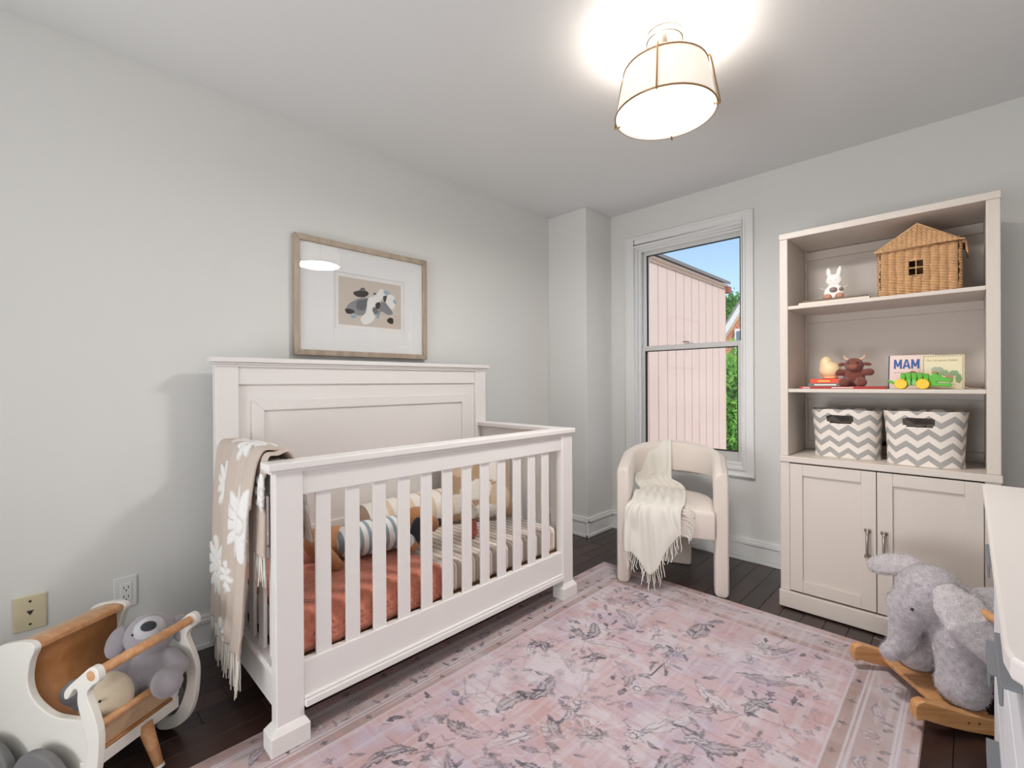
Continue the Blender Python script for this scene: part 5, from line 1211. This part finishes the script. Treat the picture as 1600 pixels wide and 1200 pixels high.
build('kick_leg', MB().tube([(sx(-.055), 0.03, .120), (sx(.0), 0.03, .0)], [.020, .0115], 16), M_beech, pm, local=True, smooth=True)
build('leg_tip', MB().tube([(sx(-.003), 0.03, .008), (sx(.0005), 0.03, .0005)], [.0128, .0122], 16), M_pramw, pm, local=True)
M_tyre = paint('grey_rubber', (120, 118, 118), 0.8)
for yy in (-0.165, 0.165):
    for s_ in (-.330, -.150):
        Rm = Matrix.Rotation(pi/2, 3, 'X')
        wl = build('wheel', MB().lathe([(0, -.010), (.072, -.010), (.072, .010), (0, .010)], (sx(s_), yy, .088), 40, Rm), M_ply, pm, local=True, bevel=0.002)
        build('tyre', MB().lathe([(.070, -.012), (.084, -.012), (.088, -.008), (.088, .008), (.084, .012), (.070, .012)], (sx(s_), yy, .088), 40, Rm), M_tyre, wl, local=True, bevel=0.002)
for s_ in (-.330, -.150): build('axle', MB().tube([(sx(s_), -.16, .088), (sx(s_), .16, .088)], .006, 10), M_nickel, pm, local=True)

# plush toys in the pram
M_grp = paint('soft_grey_plush', (160, 154, 160), 0.98, 0.06, 60, 0.6, 300, sheen=0.4, bdist=0.003); M_pale = paint('pale_grey_plush', (196, 194, 200), 0.98, 0.04, 60, 0.6, 300, sheen=0.4, bdist=0.003); M_beige = paint('beige_linen_plush', (206, 190, 166), 0.95, 0.04, 60, 0.5, 350, sheen=0.2)
pk = thing('plush_koala', 'grey plush koala with black nose propped in the doll pram', 'plush toy', (-1.772, 0.220, 0.168), math.radians(72)); pk.scale = (1.12, 1.12, 1.12); pk.rotation_euler = (-0.28, 0, math.radians(72))
mb = MB(); mb.ell((0, 0, 0.07), (0.055, 0.05, 0.062)); mb.ell((0.0, -0.005, 0.165), (0.060, 0.055, 0.054)); mb.ell((0.008, -0.036, 0.168), (0.034, 0.030, 0.034))
for s in (-1, 1): capsule(mb, (s*0.035, -0.02, 0.045), (s*0.055, -0.085, 0.048), 0.032, 0.036); capsule(mb, (s*0.05, -0.01, 0.10), (s*0.075, -0.05, 0.075), 0.022, 0.024)
blob('body', mb, M_grp, pk, voxel=0.005, smooth=4, fuzz=0.001, fscale=120)
build('muzzle', MB().ell((0.004, -0.042, 0.182), (0.036, 0.028, 0.032)), M_pale, pk, local=True, smooth=True)
build('nose', MB().ell((0.006, -0.066, 0.192), (0.018, 0.010, 0.013)), M_char, pk, local=True, smooth=True)
for s in (-1, 1):
    mb = MB(); mb.ell((s*0.072, 0.0, 0.160), (0.026, 0.014, 0.042), (0, s*-.35, 0)); blob('ear', mb, M_grp, pk, voxel=0.004)
    build('eye', MB().ell((s*0.030, -0.050, 0.176), (0.0035,)*3, nu=8, nv=6), M_black, pk, local=True, smooth=True)
pb = thing('plush_beige_bunny', 'beige linen plush lying face down in the doll pram', 'plush toy', (-1.728, 0.128, 0.168), math.radians(35)); pb.scale = (1.05, 1.05, 1.05)
mb = MB(); mb.ell((0, 0, 0.068), (0.060, 0.052, 0.066)); mb.ell((-0.04, 0.02, 0.040), (0.040, 0.040, 0.034)); blob('head', mb, M_beige, pb, voxel=0.005, smooth=4)
for s in (-1, 1):
    mb = MB(); mb.ell((-0.072, 0.012+s*0.016, 0.028), (0.045, 0.008, 0.011), (0, -.5, s*.1)); blob('ear', mb, paint('cream_ear', (224, 212, 192), 0.95), pb, voxel=0.004)
build('eye', MB().ell((0.030, -0.046, 0.094), (0.0035,)*3, nu=8, nv=6), M_black, pb, local=True, smooth=True)
pc = thing('plush_grey_ball', 'blue-grey plush toy tucked deep against the pram back', 'plush toy', (-1.845, 0.066, 0.172), 0)
mb = MB(); mb.ell((0, 0, 0.05), (0.034, 0.042, 0.052), (0, .3, 0)); mb.ell((0.01, 0.01, 0.02), (0.035, 0.035, 0.03)); blob('body', mb, paint('blue_grey_plush', (146, 148, 160), 0.98, 0.06, 60, 0.6, 300, sheen=0.4), pc, voxel=0.005, fuzz=0.001)
